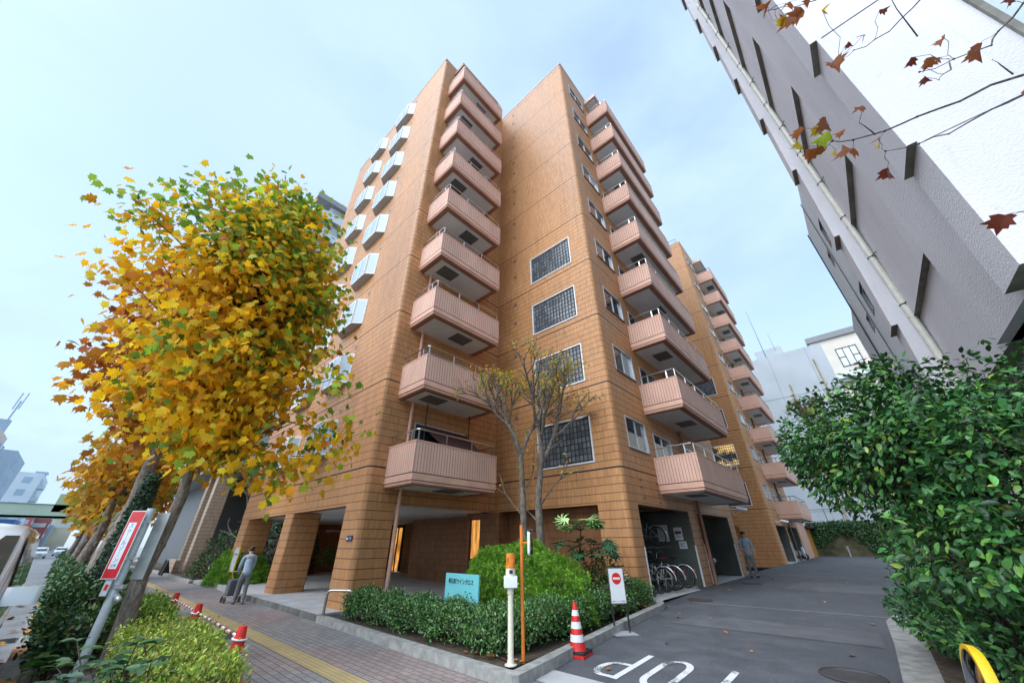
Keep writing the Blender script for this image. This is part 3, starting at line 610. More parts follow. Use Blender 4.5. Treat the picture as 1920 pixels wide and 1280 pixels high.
# garages along the driveway
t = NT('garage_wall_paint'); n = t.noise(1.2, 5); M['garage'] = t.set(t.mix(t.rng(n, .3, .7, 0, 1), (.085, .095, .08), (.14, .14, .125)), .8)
def garages(dy, piers, x=-5.04, zt=2.6):
    m = MB()
    for a, b in piers: MB().box(x-.5, x, a+dy, b+dy, .1, zt).build('garage_pier', M['tile'], B)
    ops = [(p[1], q[0]) for p, q in zip([(0, 11.17)]+piers, piers)]
    for a, b in ops:
        i = MB(); A, Bq = a+dy, b+dy; f0 = gz(A)+.02 if A > 14 else gz(15)
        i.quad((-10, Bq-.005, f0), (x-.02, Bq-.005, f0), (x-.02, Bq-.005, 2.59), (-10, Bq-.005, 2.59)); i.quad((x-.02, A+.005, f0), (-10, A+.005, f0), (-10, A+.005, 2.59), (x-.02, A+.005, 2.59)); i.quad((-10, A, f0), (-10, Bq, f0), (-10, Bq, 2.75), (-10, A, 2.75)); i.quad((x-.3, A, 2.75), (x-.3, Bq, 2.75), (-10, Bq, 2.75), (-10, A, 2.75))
        i.quad((x, A, zt-.002), (x, Bq, zt-.002), (x-.3, Bq, zt-.002), (x-.3, A, zt-.002), 1); i.quad((x-.3, A, zt), (x-.3, Bq, zt), (x-.3, Bq, 2.75), (x-.3, A, 2.75), 1)
        i.quad((-10, A, f0), (x-.1, A, f0), (x-.1, Bq, f0), (-10, Bq, f0), 2); i.quad((x-.1, A, f0), (x+.14, A, f0-.01), (x+.14, Bq, f0-.01), (x-.1, Bq, f0), 2)
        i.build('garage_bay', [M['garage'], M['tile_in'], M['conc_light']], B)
        for yy in (A-.012, Bq+.012): MB().box(x-.04, x+.012, yy-.025, yy+.025, f0, f0+1.25).build('corner_guard', M['white'], B)
garages(0, [(15.5, 16.5), (20.85, 21.7)]); garages(21.74, [(15.0, 15.6), (20.7, 21.46)])
g = MB(); g.box(-10.4, -9.0, 32.2, 32.6, .1, 2.6); g.box(-7.2, -6.0, 32.2, 32.6, .1, 2.6); g.box(-9.0, -7.2, 32.5, 32.7, .1, 2.6); g.build('lower_wall', M['tile'], B)
g = MB(); g.box(-5.6, -5.06, 43.2, 48.3, .1, 3.2); g.build('side_wall', M['pink'], B)
g = MB(); g.box(-6.2, -4.9, 43.2, 48.3, 3.2, 3.32); g.prism([(-6, 48.3), (-4.6, 48.3), (-4.6, 51.6), (-6, 51.6)], 2.75, 2.9); g.build('side_canopy', M['maroon'], B)
g = MB()
for k in range(14): g.box(-5.15, -5.06, 48.35+k*.23, 48.55+k*.23, .25, 2.6)
g.box(-5.2, -5.14, 48.35, 51.55, .25, 2.6); g.build('timber_door', M['plank'], B)
for zz, yy in ((3.3, 11.6), (3.3, 12.9), (3.08, 11.6), (3.08, 12.9), (2.78, 11.7), (2.7, 12.9), (2.95, 12.9)): MB().box(-5.04, -4.98, yy-.012, yy+.012, zz, zz+.07).build('wall_hook', M['rail_brown'], B)
# number plate
p = MB(); p.box(-10.95, -10.62, 5.155, 5.176, 1.66, 1.80, 0); p.box(-10.935, -10.85, 5.152, 5.156, 1.70, 1.75, 1)
po = p.build('number_plate', [M['navy'], M['white']], B); text_obj('1-6', .085, M['white'], (1, 0, 0), (0, -1, 0), (-10.735, 5.152, 1.73), 'plate_digits', po, .001)

# ================================================================ NEIGHBOUR ON THE DRIVEWAY
N = thing('concrete_building', (2.6, 5.9, 0), 'tall pale stucco building with stepped storey ledges and a downpipe, beside the driveway', 'building')
SH = 3.17; Z0 = [4.2]+[6.38+SH*k for k in range(10)]
def shingle(x, y0, y1, d, name, extra=2.0):
    m = MB()
    for a, b in zip(Z0, Z0[1:]):
        m.add([(x-d, y0, a), (x-d, y1, a), (x, y1, b), (x, y0, b), (x+extra, y0, a), (x+extra, y1, a), (x+extra, y1, b), (x+extra, y0, b)],
              ((0, 3, 2, 1), (0, 4, 7, 3), (2, 6, 5, 1), (3, 7, 6, 2)), 0)
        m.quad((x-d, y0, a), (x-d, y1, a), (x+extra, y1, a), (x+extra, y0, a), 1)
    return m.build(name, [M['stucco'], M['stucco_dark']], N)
shingle(2.6, 6.6, 12.2, .12, 'driveway_wall'); shingle(2.24, 5.87, 6.6, .10, 'pilaster', 1.0); shingle(2.2, 12.2, 13.0, .12, 'pilaster', 1.0)
g = MB(); g.box(2.34, 3.55, 5.9, 8.5, 4.2, Z0[-1], 0); g.build('street_wall', M['stucco'], N)
g = MB()
for xx in (2.84, 3.2): g.box(xx-.022, xx+.022, 5.885, 5.9, 4.2, Z0[-1])
g.build('wall_shadow_line', plain('grey_shadow_line', (.45, .46, .48), .7), N)  # thin grey strips drawn in for shadow lines on the wall
g = MB(); g.box(2.3, 3.55, 5.87, 5.9, 9.50, 9.53); g.box(2.3, 3.55, 5.87, 5.9, 6.32, 6.335); g.box(3.55, 3.62, 5.85, 6.4, 4.2, Z0[-1]); g.build('wall_joint', M['stucco_dark'], N)
g = MB(); g.box(3.62, 14, 6.3, 8.5, 0, 36); g.box(2.75, 14, 6.1, 12.6, -.1, 4.2); g.build('recessed_wall', M['wall_blue'], N)
g = MB(); g.tube([(2.46, 12.0, .3), (2.46, 12.0, 26.2), (2.6, 12.0, 26.6)], .075, 14)
dpp = g.build('downpipe', plain('cream_pipe', (.60, .58, .50), .45, var=.08), N, True)
for k in range(8): MB().cyl((2.46, 12.0, 3.2+k*3.17), .082, .05, 14).build('pipe_socket', bpy.data.materials['cream_pipe'], dpp, True)
for k in range(16): g = MB(); zz = 3.6+1.58*k; g.torus((2.46, 12.0, zz), (0, 0, 1), .085, .01, 14, 5); g.tube([(2.46, 11.92, zz), (2.56, 11.75, zz), (2.62, 11.62, zz)], .012, 5); g.build('pipe_bracket', M['dark_metal'], dpp)
Q = thing('annex_building', (2.5, 13.1, 0), 'lower pale blue grey block with narrow windows behind the stucco building', 'building')
g = MB(); hs = [(14.4, 15.7, 1.9+SH*k, 2.9+SH*k) for k in range(4)]+[(16.6, 17.2, 1.9+SH*k, 2.5+SH*k) for k in range(4)]
wall_grid(g, 'X', 2.45, 13.02, 18.6, 0, 14.4, hs, .12, -1); g.quad((2.45, 13.02, 14.4), (9, 13.02, 14.4), (9, 18.6, 14.4), (2.45, 18.6, 14.4)); g.quad((2.45, 18.6, 0), (9, 18.6, 0), (9, 18.6, 14.4), (2.45, 18.6, 14.4)); g.quad((9, 13.02, 0), (2.45, 13.02, 0), (2.45, 13.02, 14.4), (9, 13.02, 14.4))
g.box(3.0, 9, 18.7, 26, 0, 12.2); g.build('wall', M['wall_annex'], Q)
for a, b, c, d in hs:
    f = MB(); f.box(2.44, 2.5, a, b, c, c+.05); f.box(2.44, 2.5, a, b, d-.05, d); f.box(2.44, 2.5, a, a+.05, c+.05, d-.05); f.box(2.44, 2.5, b-.05, b, c+.05, d-.05); fo = f.build('window', M['hatch'], Q)
    p = MB(); p.quad((2.52, b-.05, c+.05), (2.52, a+.05, c+.05), (2.52, a+.05, d-.05), (2.52, b-.05, d-.05)); p.build('pane', M['glass'], fo)
g = MB(); g.tube([(2.4, 18.5, 0), (2.4, 18.5, 14.3)], .03, 6); g.tube([(2.4, 16.1, 0), (2.4, 16.1, 14.3)], .015, 5); g.build('wall_cable', M['dark_metal'], Q)
# buildings closing the driveway
G = thing('grey_building', (0, 58, 0), 'plain pale grey building with a rust streaked joint, closing the end of the driveway', 'building')
g = MB(); g.box(-16, 3.0, 58, 72, 0, 24.6); g.box(-4.5, -1.2, 60, 66, 24.6, 26.6); g.build('wall', M['wall_grey'], G)
g = MB()
for zz in (4.6, 9.2, 13.8, 18.4): g.box(-16, 3.0, 57.975, 58, zz, zz+.06)
for xx in (-8.5, -3.1, 1.2): g.box(xx, xx+.05, 57.98, 58, 0, 24.6)
g.build('panel_joint', plain('joint_grey', (.28, .30, .31), .8), G)
g = MB(); g.tube([(-1.9, 57.93, 3), (-1.9, 57.93, 20)], .09, 8); g.tube([(1.6, 57.9, 8), (1.6, 57.9, 22.5), (1.6, 58.2, 22.9)], .08, 8); g.build('downpipe', plain('rusty_pipe', (.33, .27, .16), .8, var=.4, vs=1), G)
g = MB(); g.tube([(-3.2, 58.3, 24.6), (-3.4, 58.3, 33)], [.05, .015], 5); g.tube([(-1.9, 60, 26), (-2, 60, 29)], [.03, .012], 5); g.build('aerial', M['dark_metal'], G)
H = thing('cream_building', (10, 76, 0), 'cream building with dark framed windows and a grey flat roof edge, beyond the driveway', 'building')
g = MB(); g.box(2.5, 26, 76, 90, 0, 32, 0); g.box(2.2, 26.3, 75.6, 90, 32, 33.0, 1); g.box(2.5, 26, 75.3, 76, 24.0, 24.6, 1); g.build('wall', [M['cream'], plain('roof_edge_grey', (.22, .22, .23), .7)], H)
for xx in (5.3, 9.4, 13.5):
    f = MB(); X1, z0, z1 = xx+2.7, 26.6, 29.9
    for a, b, c, d in ((xx, X1, z0, z0+.12), (xx, X1, z1-.12, z1), (xx, xx+.12, z0, z1), (X1-.12, X1, z0, z1), (xx+.85, xx+.97, z0, z1), (xx+1.75, xx+1.87, z0, z1), (xx, xx+.85, 28.2, 28.32), (xx+1.87, X1, 28.2, 28.32)): f.box(a, b, 75.9, 76.02, c, d)
    fo = f.build('window', M['dark_metal'], H); p = MB(); p.quad((xx, 75.97, z0), (X1, 75.97, z0), (X1, 75.97, z1), (xx, 75.97, z1)); p.build('pane', M['glass_pale'], fo)
for xx in (5.5, 8.8, 11.6):
    f = MB(); f.box(xx, xx+1.1, 75.93, 76.02, 19.5, 23.3); fo = f.build('tall_window', M['hatch'], H); p = MB(); p.quad((xx+.1, 75.92, 19.6), (xx+1, 75.92, 19.6), (xx+1, 75.92, 21.4), (xx+.1, 75.92, 21.4)); p.build('pane', M['glass_pale'], fo)
g = MB(); g.box(2.5, 26, 75.2, 75.25, 24.6, 25.6); g.build('terrace_glass', M['glass_pale'], H)
GW = thing('garden_wall', (-1, 52, .28), 'mossy brown wall overgrown with ivy at the end of the driveway', 'wall')
g = MB(); g.box(-6, 9, 52, 52.3, 0, 3.0); g.build('wall', M['moss'], GW)
g = MB()
for k in range(12): g.tube([(-6+k*1.35, 52.15, 3), (-6+k*1.35, 52.15, 4.5)], .03, 5)
for zz in (3.3, 4.5): g.tube([(-6, 52.15, zz), (9, 52.15, zz)], .025, 5)
g.build('fence_rail', M['dark_metal'], GW)
for xx in (-2.55, .3, 2.9):
    o = MB().lathe((xx, 51, .28), [(.055, 0), (.055, .78), (.085, .8), (.085, .86), (.02, .88)], 12).build('bollard', M['grey_paint'])
    tag(o, 'short grey bollard before the mossy wall, %s' % {-2.55: 'closest to the timber door', .3: 'middle one of the row', 2.9: 'farthest from the timber door'}[xx], 'bollard', 'bollards at the driveway end')

# ================================================================ FOLIAGE TOOLS
rg = np.random.default_rng(11)
def fan(out, cz=None): return out
def mk(outline, c, fold=0., droop=0.):
    pts = [c]+outline; v = np.array([(x, y, -fold*abs(x)-droop*y*y) for x, y in pts], float); n = len(outline)
    return v, np.array([(0, 1+i, 1+(i+1) % n) for i in range(n)])
mir = lambda h: h+[(-x, y) for x, y in h[::-1] if abs(x) > 1e-6]
SH_ = {
 'lobed': mk(mir([(0, 0), (.20, -.06), (.44, .04), (.33, .20), (.58, .46), (.33, .48), (.34, .66), (.14, .66), (0, 1.02)]), (0, .34), .30, .22),
 'oval': mk(mir([(0, 0), (.16, .18), (.235, .45), (.17, .74), (0, 1)]), (0, .46), -.35, .16),
 'small': mk(mir([(0, 0), (.26, .45), (0, 1)]), (0, .5), -.3, .1),
 'strip': mk(mir([(0, 0), (.105, .4), (0, 1)]), (0, .4), 0, .25),
 'lace': mk([(0, 0)]+sum([[(.10*math.sin(R(a-14)), .16+.10*math.cos(R(a-14))), (L_*math.sin(R(a)), .16+L_*math.cos(R(a)))] for a, L_ in ((118, .5), (76, .68), (38, .84), (0, .95), (-38, .84), (-76, .68), (-118, .5))], [])+[(-.06, .05)], (0, .16), .12, .42),
 'palm': mk([(0, 0)]+sum([[(.30*math.sin(R(a-11)), .42+.30*math.cos(R(a-11))), (.66*math.sin(R(a)), .42+.66*math.cos(R(a)))] for a in (128, 92, 58, 26, -6, -38, -70, -104)], [])[::1]+[(-.16, .14)], (0, .42), .0, .0),
}
def nrm(a): return a/np.maximum(np.linalg.norm(a, axis=1, keepdims=True), 1e-9)
def foliage(name, parent, C_, D_, N_, size, col, shape, mat):
    T, F = SH_[shape]; n = len(C_); o_ = np.array(org(parent)) if parent else np.zeros(3)
    D_ = nrm(D_); X = nrm(np.cross(D_, N_)); Z = np.cross(X, D_)
    V = (C_-o_)[:, None, :]+size[:, None, None]*(T[None, :, 0:1]*X[:, None, :]+T[None, :, 1:2]*D_[:, None, :]+T[None, :, 2:3]*Z[:, None, :])
    k = len(T); FF = (F[None]+(np.arange(n)*k)[:, None, None]).reshape(-1, 3)
    me = bpy.data.meshes.new(name); me.vertices.add(n*k); me.vertices.foreach_set('co', V.reshape(-1).astype(np.float32))
    m = len(FF); me.loops.add(m*3); me.loops.foreach_set('vertex_index', FF.reshape(-1).astype(np.int32))
    me.polygons.add(m); me.polygons.foreach_set('loop_start', np.arange(0, m*3, 3, dtype=np.int32)); me.update(calc_edges=True); me.validate()
    ca = me.color_attributes.new('Col', 'FLOAT_COLOR', 'POINT'); cc = np.ones((n*k, 4), np.float32); cc[:, :3] = np.repeat(col, k, axis=0); ca.data.foreach_set('color', cc.ravel())
    me.materials.append(mat); me.polygons.foreach_set('use_smooth', np.ones(m, bool))
    o = bpy.data.objects.new(name, me); COL.objects.link(o); ORG[o.name] = org(parent).copy()
    if parent: o.parent = parent
    return o
def palette(cols, w_, n, jit=.16):
    c = np.array(cols)[rg.choice(len(cols), n, p=np.array(w_)/sum(w_))]
    return np.clip(c*(1+rg.normal(0, jit, (n, 1)))*(1+rg.normal(0, .05, (n, 3))), .004, .95)
def rdir(n, bias=(0, 0, 0), k=1.0): return nrm(rg.normal(0, 1, (n, 3))*k+np.array(bias))
def in_ellipsoid(n, c, r, shell=.5, cut=None):
    d = rdir(n); q = rg.uniform(shell**3, 1, (n, 1))**(1/3); p = d*q
    return p*np.array(r)+np.array(c), p
def curve(a, b, n=6, wob=.06, sag=0):
    a, b = Vector(a), Vector(b); L_ = (b-a).length
    return [a.lerp(b, i/n)+(Vector([rnd.gauss(0, wob*L_) for _ in range(3)]) if 0 < i < n else Vector((0, 0, 0)))+Vector((0, 0, sag*math.sin(math.pi*i/n))) for i in range(n+1)]
def blob_core(name, parent, c, r, mat, seed=0, n=3):
    import bmesh
    bm = bmesh.new(); bmesh.ops.create_icosphere(bm, subdivisions=n, radius=1); rr = random.Random(seed); o_ = org(parent)
    from mathutils import noise
    for v in bm.verts:
        k = 1+.28*noise.noise(v.co*2.2+Vector((seed*3.1, 0, 0)))
        v.co = Vector((c[0]+v.co.x*k*r[0], c[1]+v.co.y*k*r[1], c[2]+v.co.z*k*r[2]))-o_
    me = bpy.data.meshes.new(name); bm.to_mesh(me); bm.free(); me.materials.append(mat); o = bpy.data.objects.new(name, me); COL.objects.link(o); ORG[o.name] = o_.copy(); o.parent = parent; return o
YEL = [(.86, .50, .015), (.82, .42, .012), (.88, .60, .04), (.74, .32, .015), (.55, .19, .015)]
GRN = [(.28, .42, .04), (.16, .30, .035), (.44, .50, .05), (.10, .21, .035)]
ORA = [(.52, .19, .02), (.64, .27, .02), (.40, .12, .018), (.70, .35, .025), (.30, .085, .02)]

# ================================================================ STREET TREES
def street_tree(loc, trunk_h, tr, c, r, nclump, per, size, pal, wts, label, green=None, group='street trees along the planting strip', spread=.36, zmin=None, extra=()):
    t = thing('street_tree', loc, label, 'tree', group)
    x, y = loc[0], loc[1]; m = MB(); rr = []
    path = [Vector((x+.05*math.sin(i*1.3), y+.05*math.cos(i*1.7), i*trunk_h/7)) for i in range(8)]
    m.tube(path, [tr*(1.25 if i == 0 else 1-.085*i) for i in range(8)], 14)
    for k in range(3):
        a = rnd.uniform(0, 6.28); z = rnd.uniform(.35, .6)*trunk_h; m.ball((x+tr*.55*math.cos(a), y+tr*.55*math.sin(a), z), (tr*.38, tr*.38, tr*.55))
    m.build('trunk', M['bark'], t, True)
    P, u = in_ellipsoid(nclump, c, r, .42)
    if zmin is not None: P[:, 2] = np.maximum(P[:, 2], zmin+rg.uniform(0, .5, nclump))
    if extra: P = np.vstack([P, np.array(extra, float)]); u = np.vstack([u, (np.array(extra, float)-np.array(c))/np.array(r)])
    nc = len(P); b = MB()
    b.tube([path[-1], Vector((c[0], c[1], c[2]+.2*r[2])), Vector((c[0]+.1, c[1], c[2]+.85*r[2]))], [tr*.42, tr*.25, .02], 8)
    for i in range(nc):
        h = min(max(.25, (P[i, 2]-trunk_h*.45)/(c[2]+r[2]*.8-trunk_h*.45)*.8), .95)
        z0 = trunk_h*.55+h*(c[2]+r[2]*.5-trunk_h*.55)-.3; z0 = min(z0, P[i, 2]+.2)
        s0 = Vector((x+(c[0]-x)*max(0, (z0-trunk_h)/max(.1, c[2]-trunk_h)), y+(c[1]-y)*max(0, (z0-trunk_h)/max(.1, c[2]-trunk_h)), z0)); pth = curve(s0, P[i], 5, .05, .12)
        L_ = (pth[-1]-s0).length; b.tube(pth, [max(.007, .012*L_*(1-j/6)) for j in range(6)], 5, cap=False)
    b.build('branches', M['bark_dark'], t)
    ncl = per; idx = np.repeat(np.arange(nc), ncl); n = len(idx)
    C_ = P[idx]+rg.normal(0, spread, (n, 3))*np.array([1, 1, .75]); out_ = nrm(u[idx]+1e-6)
    D_ = rdir(n, (0, 0, -.7), .7)+out_*.45; N_ = rdir(n, (0, 0, .45), .7)+out_*.75
    col = palette(pal, wts, n)
    if green is not None:
        gp = green(C_, u[idx], idx, nc); gm = rg.random(n) < gp; col[gm] = palette(GRN, [4, 3, 4, 1], int(gm.sum()))
    foliage('crown', t, C_, D_, N_, size*rg.uniform(.65, 1.15, n), col, 'lobed', M['leaf']); return t
cg = rg.random(400)
def green1(C_, u, idx, nc):
    k = np.clip(.06+.45*np.clip((C_[:, 2]-6.0)/3.5, 0, 1)+.25*(np.linalg.norm(u, axis=1) > .85), 0, .8); return np.where(cg[idx] < k*1.15, .78, .06)
street_tree((-8.8, 1.0, 0), 4.1, .125, (-8.75, .92, 6.1), (1.25, 1.38, 3.4), 225, 58, .165, YEL, [5, 3, 4, 1.5, .4], 'golden yellow plane tree with green tipped top, nearest the camera in the planting strip', green1, zmin=2.75, spread=.33,
            extra=[(-7.2, 2.4, 3.0), (-7.4, 2.7, 3.4), (-7.7, 2.2, 2.8), (-7.9, 2.9, 3.7), (-7.6, 1.9, 2.75), (-8.3, 2.3, 2.9), (-9.2, -.35, 4.0), (-9.4, -.6, 5.2), (-9.1, -.9, 6.2), (-8.9, -1.25, 7.4), (-9.0, -.9, 8.2), (-6.9, 2.3, 4.4), (-8.7, 2.3, 5.0), (-8.8, 2.2, 6.2), (-8.8, -1.45, 7.5), (-8.8, -1.2, 7.9), (-8.8, -.8, 8.7), (-8.8, -.3, 9.1), (-8.8, .2, 9.5), (-8.8, .5, 9.9), (-8.8, 1.0, 9.6), (-8.8, 1.5, 9.4), (-8.8, 1.9, 8.6), (-8.8, -1.05, 6.6), (-8.8, -1.0, 5.9)])
street_tree((-14.0, .75, 0), 4.6, .26, (-14.3, .45, 7.3), (1.9, 1.85, 3.4), 150, 30, .26, ORA, [5, 3, 3, 1.2, 2], 'rusty brown street tree with thick knotted trunk, behind the golden one', zmin=3.9)
street_tree((-21.5, .6, 0), 4.2, .20, (-21.5, 1.15, 5.6), (2.3, 1.7, 3.4), 110, 18, .29, [(.56, .27, .02), (.60, .33, .02), (.44, .17, .02), (.36, .34, .05)], [4, 3, 2, 1], 'orange yellow street tree, third along the planting strip', zmin=2.3)
street_tree((-30, .5, 0), 4.0, .18, (-30, 1.1, 5.2), (2.8, 1.9, 3.3), 95, 18, .34, [(.50, .24, .03), (.56, .33, .04), (.36, .32, .05), (.40, .16, .02)], [4, 3, 2, 2], 'orange street tree with greenish patches, fourth along the planting strip', zmin=2.1)
street_tree((-41, .3, 0), 3.8, .18, (-41, 1.2, 4.6), (3.2, 2.3, 3.0), 70, 18, .42, [(.48, .26, .05), (.52, .34, .06), (.38, .30, .07)], [4, 3, 2], 'dull yellow street tree, farthest along the planting strip', zmin=1.9)

# ================================================================ HEDGES AND SHRUBS
def shell_box(n, x0, x1, y0, y1, z0, z1, rough=.05):
    """points near the top and sides of a clipped box, with outward directions"""
    A = np.array([(x1-x0)*(y1-y0), (x1-x0)*(z1-z0), (x1-x0)*(z1-z0), (y1-y0)*(z1-z0), (y1-y0)*(z1-z0)]); f = rg.choice(5, n, p=A/A.sum())
    u = rg.random((n, 3)); P = np.array([x0, y0, z0])+u*np.array([x1-x0, y1-y0, z1-z0]); O = np.zeros((n, 3))
    for i, (ax, val, s) in enumerate(((2, z1, 1), (1, y0, -1), (1, y1, 1), (0, x0, -1), (0, x1, 1))):
        k = f == i; P[k, ax] = val; O[k, ax] = s
    # round the top edges
    e = np.minimum.reduce([P[:, 0]-x0, x1-P[:, 0], P[:, 1]-y0, y1-P[:, 1]]); k = f == 0; P[k, 2] -= np.clip(.07-e[k], 0, .07)*1.0
    P += rg.normal(0, rough, (n, 3)); P -= O*np.abs(rg.normal(0, rough*.9, (n, 1))); return P, O
def clumpy(P, amp=.05, f=2.6):
    return P+amp*np.stack([np.sin(P[:, 1]*f*2.1+P[:, 2]*5), np.sin(P[:, 0]*f*1.7+P[:, 2]*4), np.sin(P[:, 0]*f*2.3+P[:, 1]*f*1.9)], 1)
def hedge(name, loc, label, segs, dens, size, pal, wts, shape='small', core=M['twig'], mat='leaf_matt', cat='hedge', rough=.05, stems=True, group=None, updir=.5, lift=.12):
    t = thing(name, loc, label, cat, group); PP, OO = [], []; cm = MB(); st = MB()
    for (x0, x1, y0, y1, z0, z1) in segs:
        a = (x1-x0)*(y1-y0)+2*(x1-x0+y1-y0)*(z1-z0); P, O = shell_box(int(a*dens), x0, x1, y0, y1, z0+lift, z1, rough); PP.append(clumpy(P)); OO.append(O)
        i = .11; cm.box(x0+i, x1-i, y0+i, y1-i, z0+lift+.06, z1-i)
        if stems:
            for k in range(int((x1-x0)*(y1-y0)*9)):
                q = (rnd.uniform(x0+.08, x1-.08), rnd.uniform(y0+.08, y1-.08)); st.tube(curve((q[0], q[1], z0-.05), (q[0]+rnd.gauss(0, .08), q[1]+rnd.gauss(0, .08), z0+lift+.22), 3, .08), [.013, .01, .008, .006], 5, cap=False)
    P, O = np.vstack(PP), np.vstack(OO); n = len(P)
    foliage('leaves', t, P, rdir(n, (0, 0, updir), .8)+O*.7, rdir(n, (0, 0, .6), .6)+O*.9, size*rg.uniform(.6, 1.25, n), palette(pal, wts, n, .22), shape, M[mat])
    cm.build('twigs', core, t)
    if stems and st.v: st.build('stems', M['twig'], t)
    return t
BOX = [(.065, .165, .045), (.10, .22, .05), (.04, .10, .035), (.19, .33, .12), (.16, .22, .05)]
hedge('clipped_hedge', (-6.5, 5, .1), 'clipped evergreen hedge with bare stems, bent round the corner planting bed behind the stone kerb',
      [(-9.55, -4.7, 4.82, 5.45, .11, .60), (-5.2, -4.62, 5.4, 7.6, .13, .62), (-5.35, -4.78, 7.6, 10.5, .16, .66)], 2900, .052, BOX, [4, 4, 3, 2.2, 1], 'oval', mat='leaf_gloss', rough=.055)
hedge('privet_shrub', (-6.6, 1.3, 0), 'low yellow green clipped privet with bare yellowing end beside the red cones',
      [(-8.35, -6.3, .95, 1.72, 0, .58), (-6.3, -5.05, .85, 1.66, 0, .55)], 2300, .045, [(.36, .46, .06), (.26, .38, .05), (.46, .48, .10), (.16, .27, .04), (.42, .33, .12)], [4, 4, 3, 2, 1], 'oval', lift=.08)
hedge('privet_shrub', (-10.8, 1.35, 0), 'bright green clipped privet further along, beside the farther red cones', [(-12.2, -9.9, 1.1, 1.72, 0, .62)], 1900, .05, [(.20, .34, .04), (.14, .27, .04), (.28, .40, .05), (.09, .19, .03)], [4, 4, 3, 2], 'oval', lift=.08)
hedge('street_hedge', (-11, .55, 0), 'dark green street hedge strewn with fallen leaves, along the orange painted kerb',
      [(-10.6, -9.3, .28, .85, 0, .62), (-13.6, -10.6, .25, .95, 0, .88), (-20, -13.6, .2, 1.3, 0, .92), (-34, -20, .15, 1.4, 0, .92)], 800, .085, [(.05, .13, .05), (.08, .18, .065), (.12, .23, .05), (.03, .075, .035), (.17, .18, .06)], [4, 4, 2, 3, .8], 'oval', mat='leaf_gloss', rough=.07)
hedge('street_hedge', (-45, .6, 0), 'far continuation of the dark street hedge beyond the fourth tree', [(-70, -34.3, .0, 1.3, 0, .95)], 120, .16, [(.04, .09, .04), (.07, .13, .05)], [1, 1], 'oval', stems=False)
# fallen leaves: each countable leaf is its own thing
n_l = 0
def fallen(x, y, z, s, col, where):
    v, F = SH_['lobed']; a = rnd.uniform(0, 6.28); me = MB(); tl = Matrix.Rotation(a, 4, 'Z') @ Matrix.Rotation(rnd.gauss(0, .3), 4, 'X')
    me.add([Vector((x, y, z+.02))+tl @ Vector((p[0]*s, (p[1]-.4)*s, abs(p[2])*s*.7)) for p in v], [tuple(f) for f in F]); o = me.build('fallen_leaf', col); tag(o, 'dry brown leaf fallen on the ' + where, 'leaf', 'fallen leaves on the ' + where)
LFM = [plain('dry_leaf_%d' % i, c, .7) for i, c in enumerate(((.42, .17, .04), (.30, .11, .03), (.50, .24, .06)))]
for i in range(26): x = -rnd.uniform(8.6, 22); fallen(x, rnd.uniform(-.55, 0), -.11, rnd.uniform(.10, .17), LFM[i % 3], 'street beside the kerb')
for i in range(46): x = -rnd.uniform(12, 22); fallen(x, rnd.uniform(.3, 1.2), .93, rnd.uniform(.14, .22), LFM[i % 3], 'dark street hedge')
for i in range(22): y_ = rnd.uniform(5.6, 20); fallen(rnd.uniform(-4.2, 0), y_, gz(y_)-.005, rnd.uniform(.05, .10), LFM[i % 3], 'driveway asphalt')
for i in range(16): fallen(rnd.uniform(-5.6, -4.35), rnd.uniform(4.66, 5.0), .11, rnd.uniform(.05, .1), LFM[i % 3], 'soil by the stone kerb')
# large leaved plant in front of the privet
def leafy_plant(loc, label, n, sz, spread, h, pal, name='broadleaf_plant'):
    t = thing(name, loc, label, 'plant'); s_ = MB(); C_, D_ = [], []
    for k in range(max(3, n//7)):
        tip = Vector((loc[0]+rnd.gauss(0, spread), loc[1]+rnd.gauss(0, spread*.7), loc[2]+h*rnd.uniform(.55, 1.05))); p = curve(loc, tip, 4, .06); s_.tube(p, [.012, .01, .009, .007, .004], 5)
        for j in range(7):
            q = p[2].lerp(p[4], j/6.) if j > 2 else p[4]; a = rnd.uniform(0, 6.28); C_.append(q); D_.append((math.cos(a), math.sin(a), .25))
    C_ = np.array(C_); D_ = np.array(D_); n = len(C_)
    foliage('leaves', t, C_, D_, rdir(n, (0, 0, 1.6), .4), sz*rg.uniform(.7, 1.2, n), palette(pal, [1]*len(pal), n), 'oval', M['leaf_gloss']); s_.build('stems', M['twig'], t); return t
leafy_plant((-5.65, .72, .0), 'glossy dark broad leaved seedling growing before the yellow green privet', 190, .155, .36, .72, [(.03, .085, .045), (.05, .12, .055), (.08, .16, .07)])
leafy_plant((-8.9, .45, 0), 'low heart leaved plant under the grey sign pole', 60, .22, .3, .3, [(.06, .14, .04), (.09, .2, .05)])
# laceleaf maple mound in the bed
def mound(name, loc, label, c, r, n, size, pal, wts, shape, cat='shrub', mat='leaf_matt', droop=-1.5, core=True, shell=.72, flat=0., group=None):
    t = thing(name, loc, label, cat, group)
    d = rdir(n*2); d = d[d[:, 2] > flat][:n]; m = len(d)
    k = 1+.05*np.sin(d[:, 0]*9+d[:, 1]*4)+.05*np.sin(d[:, 1]*11+d[:, 2]*7); q = rg.uniform(shell, 1, m)*k
    P = np.array(c)+d*q[:, None]*np.array(r)
    foliage('leaves', t, P, rdir(m, (0, 0, droop), .55)+d*np.array([1, 1, .2])*.8, d+rdir(m, k=.5), size*rg.uniform(.6, 1.2, m), palette(pal, wts, m, .2), shape, M[mat])
    if core: blob_core('twigs', t, c, [a*(shell-.06) for a in r], M['twig'], sum(map(ord, label)) % 97)
    return t
LACE = [(.19, .44, .025), (.26, .54, .04), (.12, .32, .02), (.34, .60, .06)]
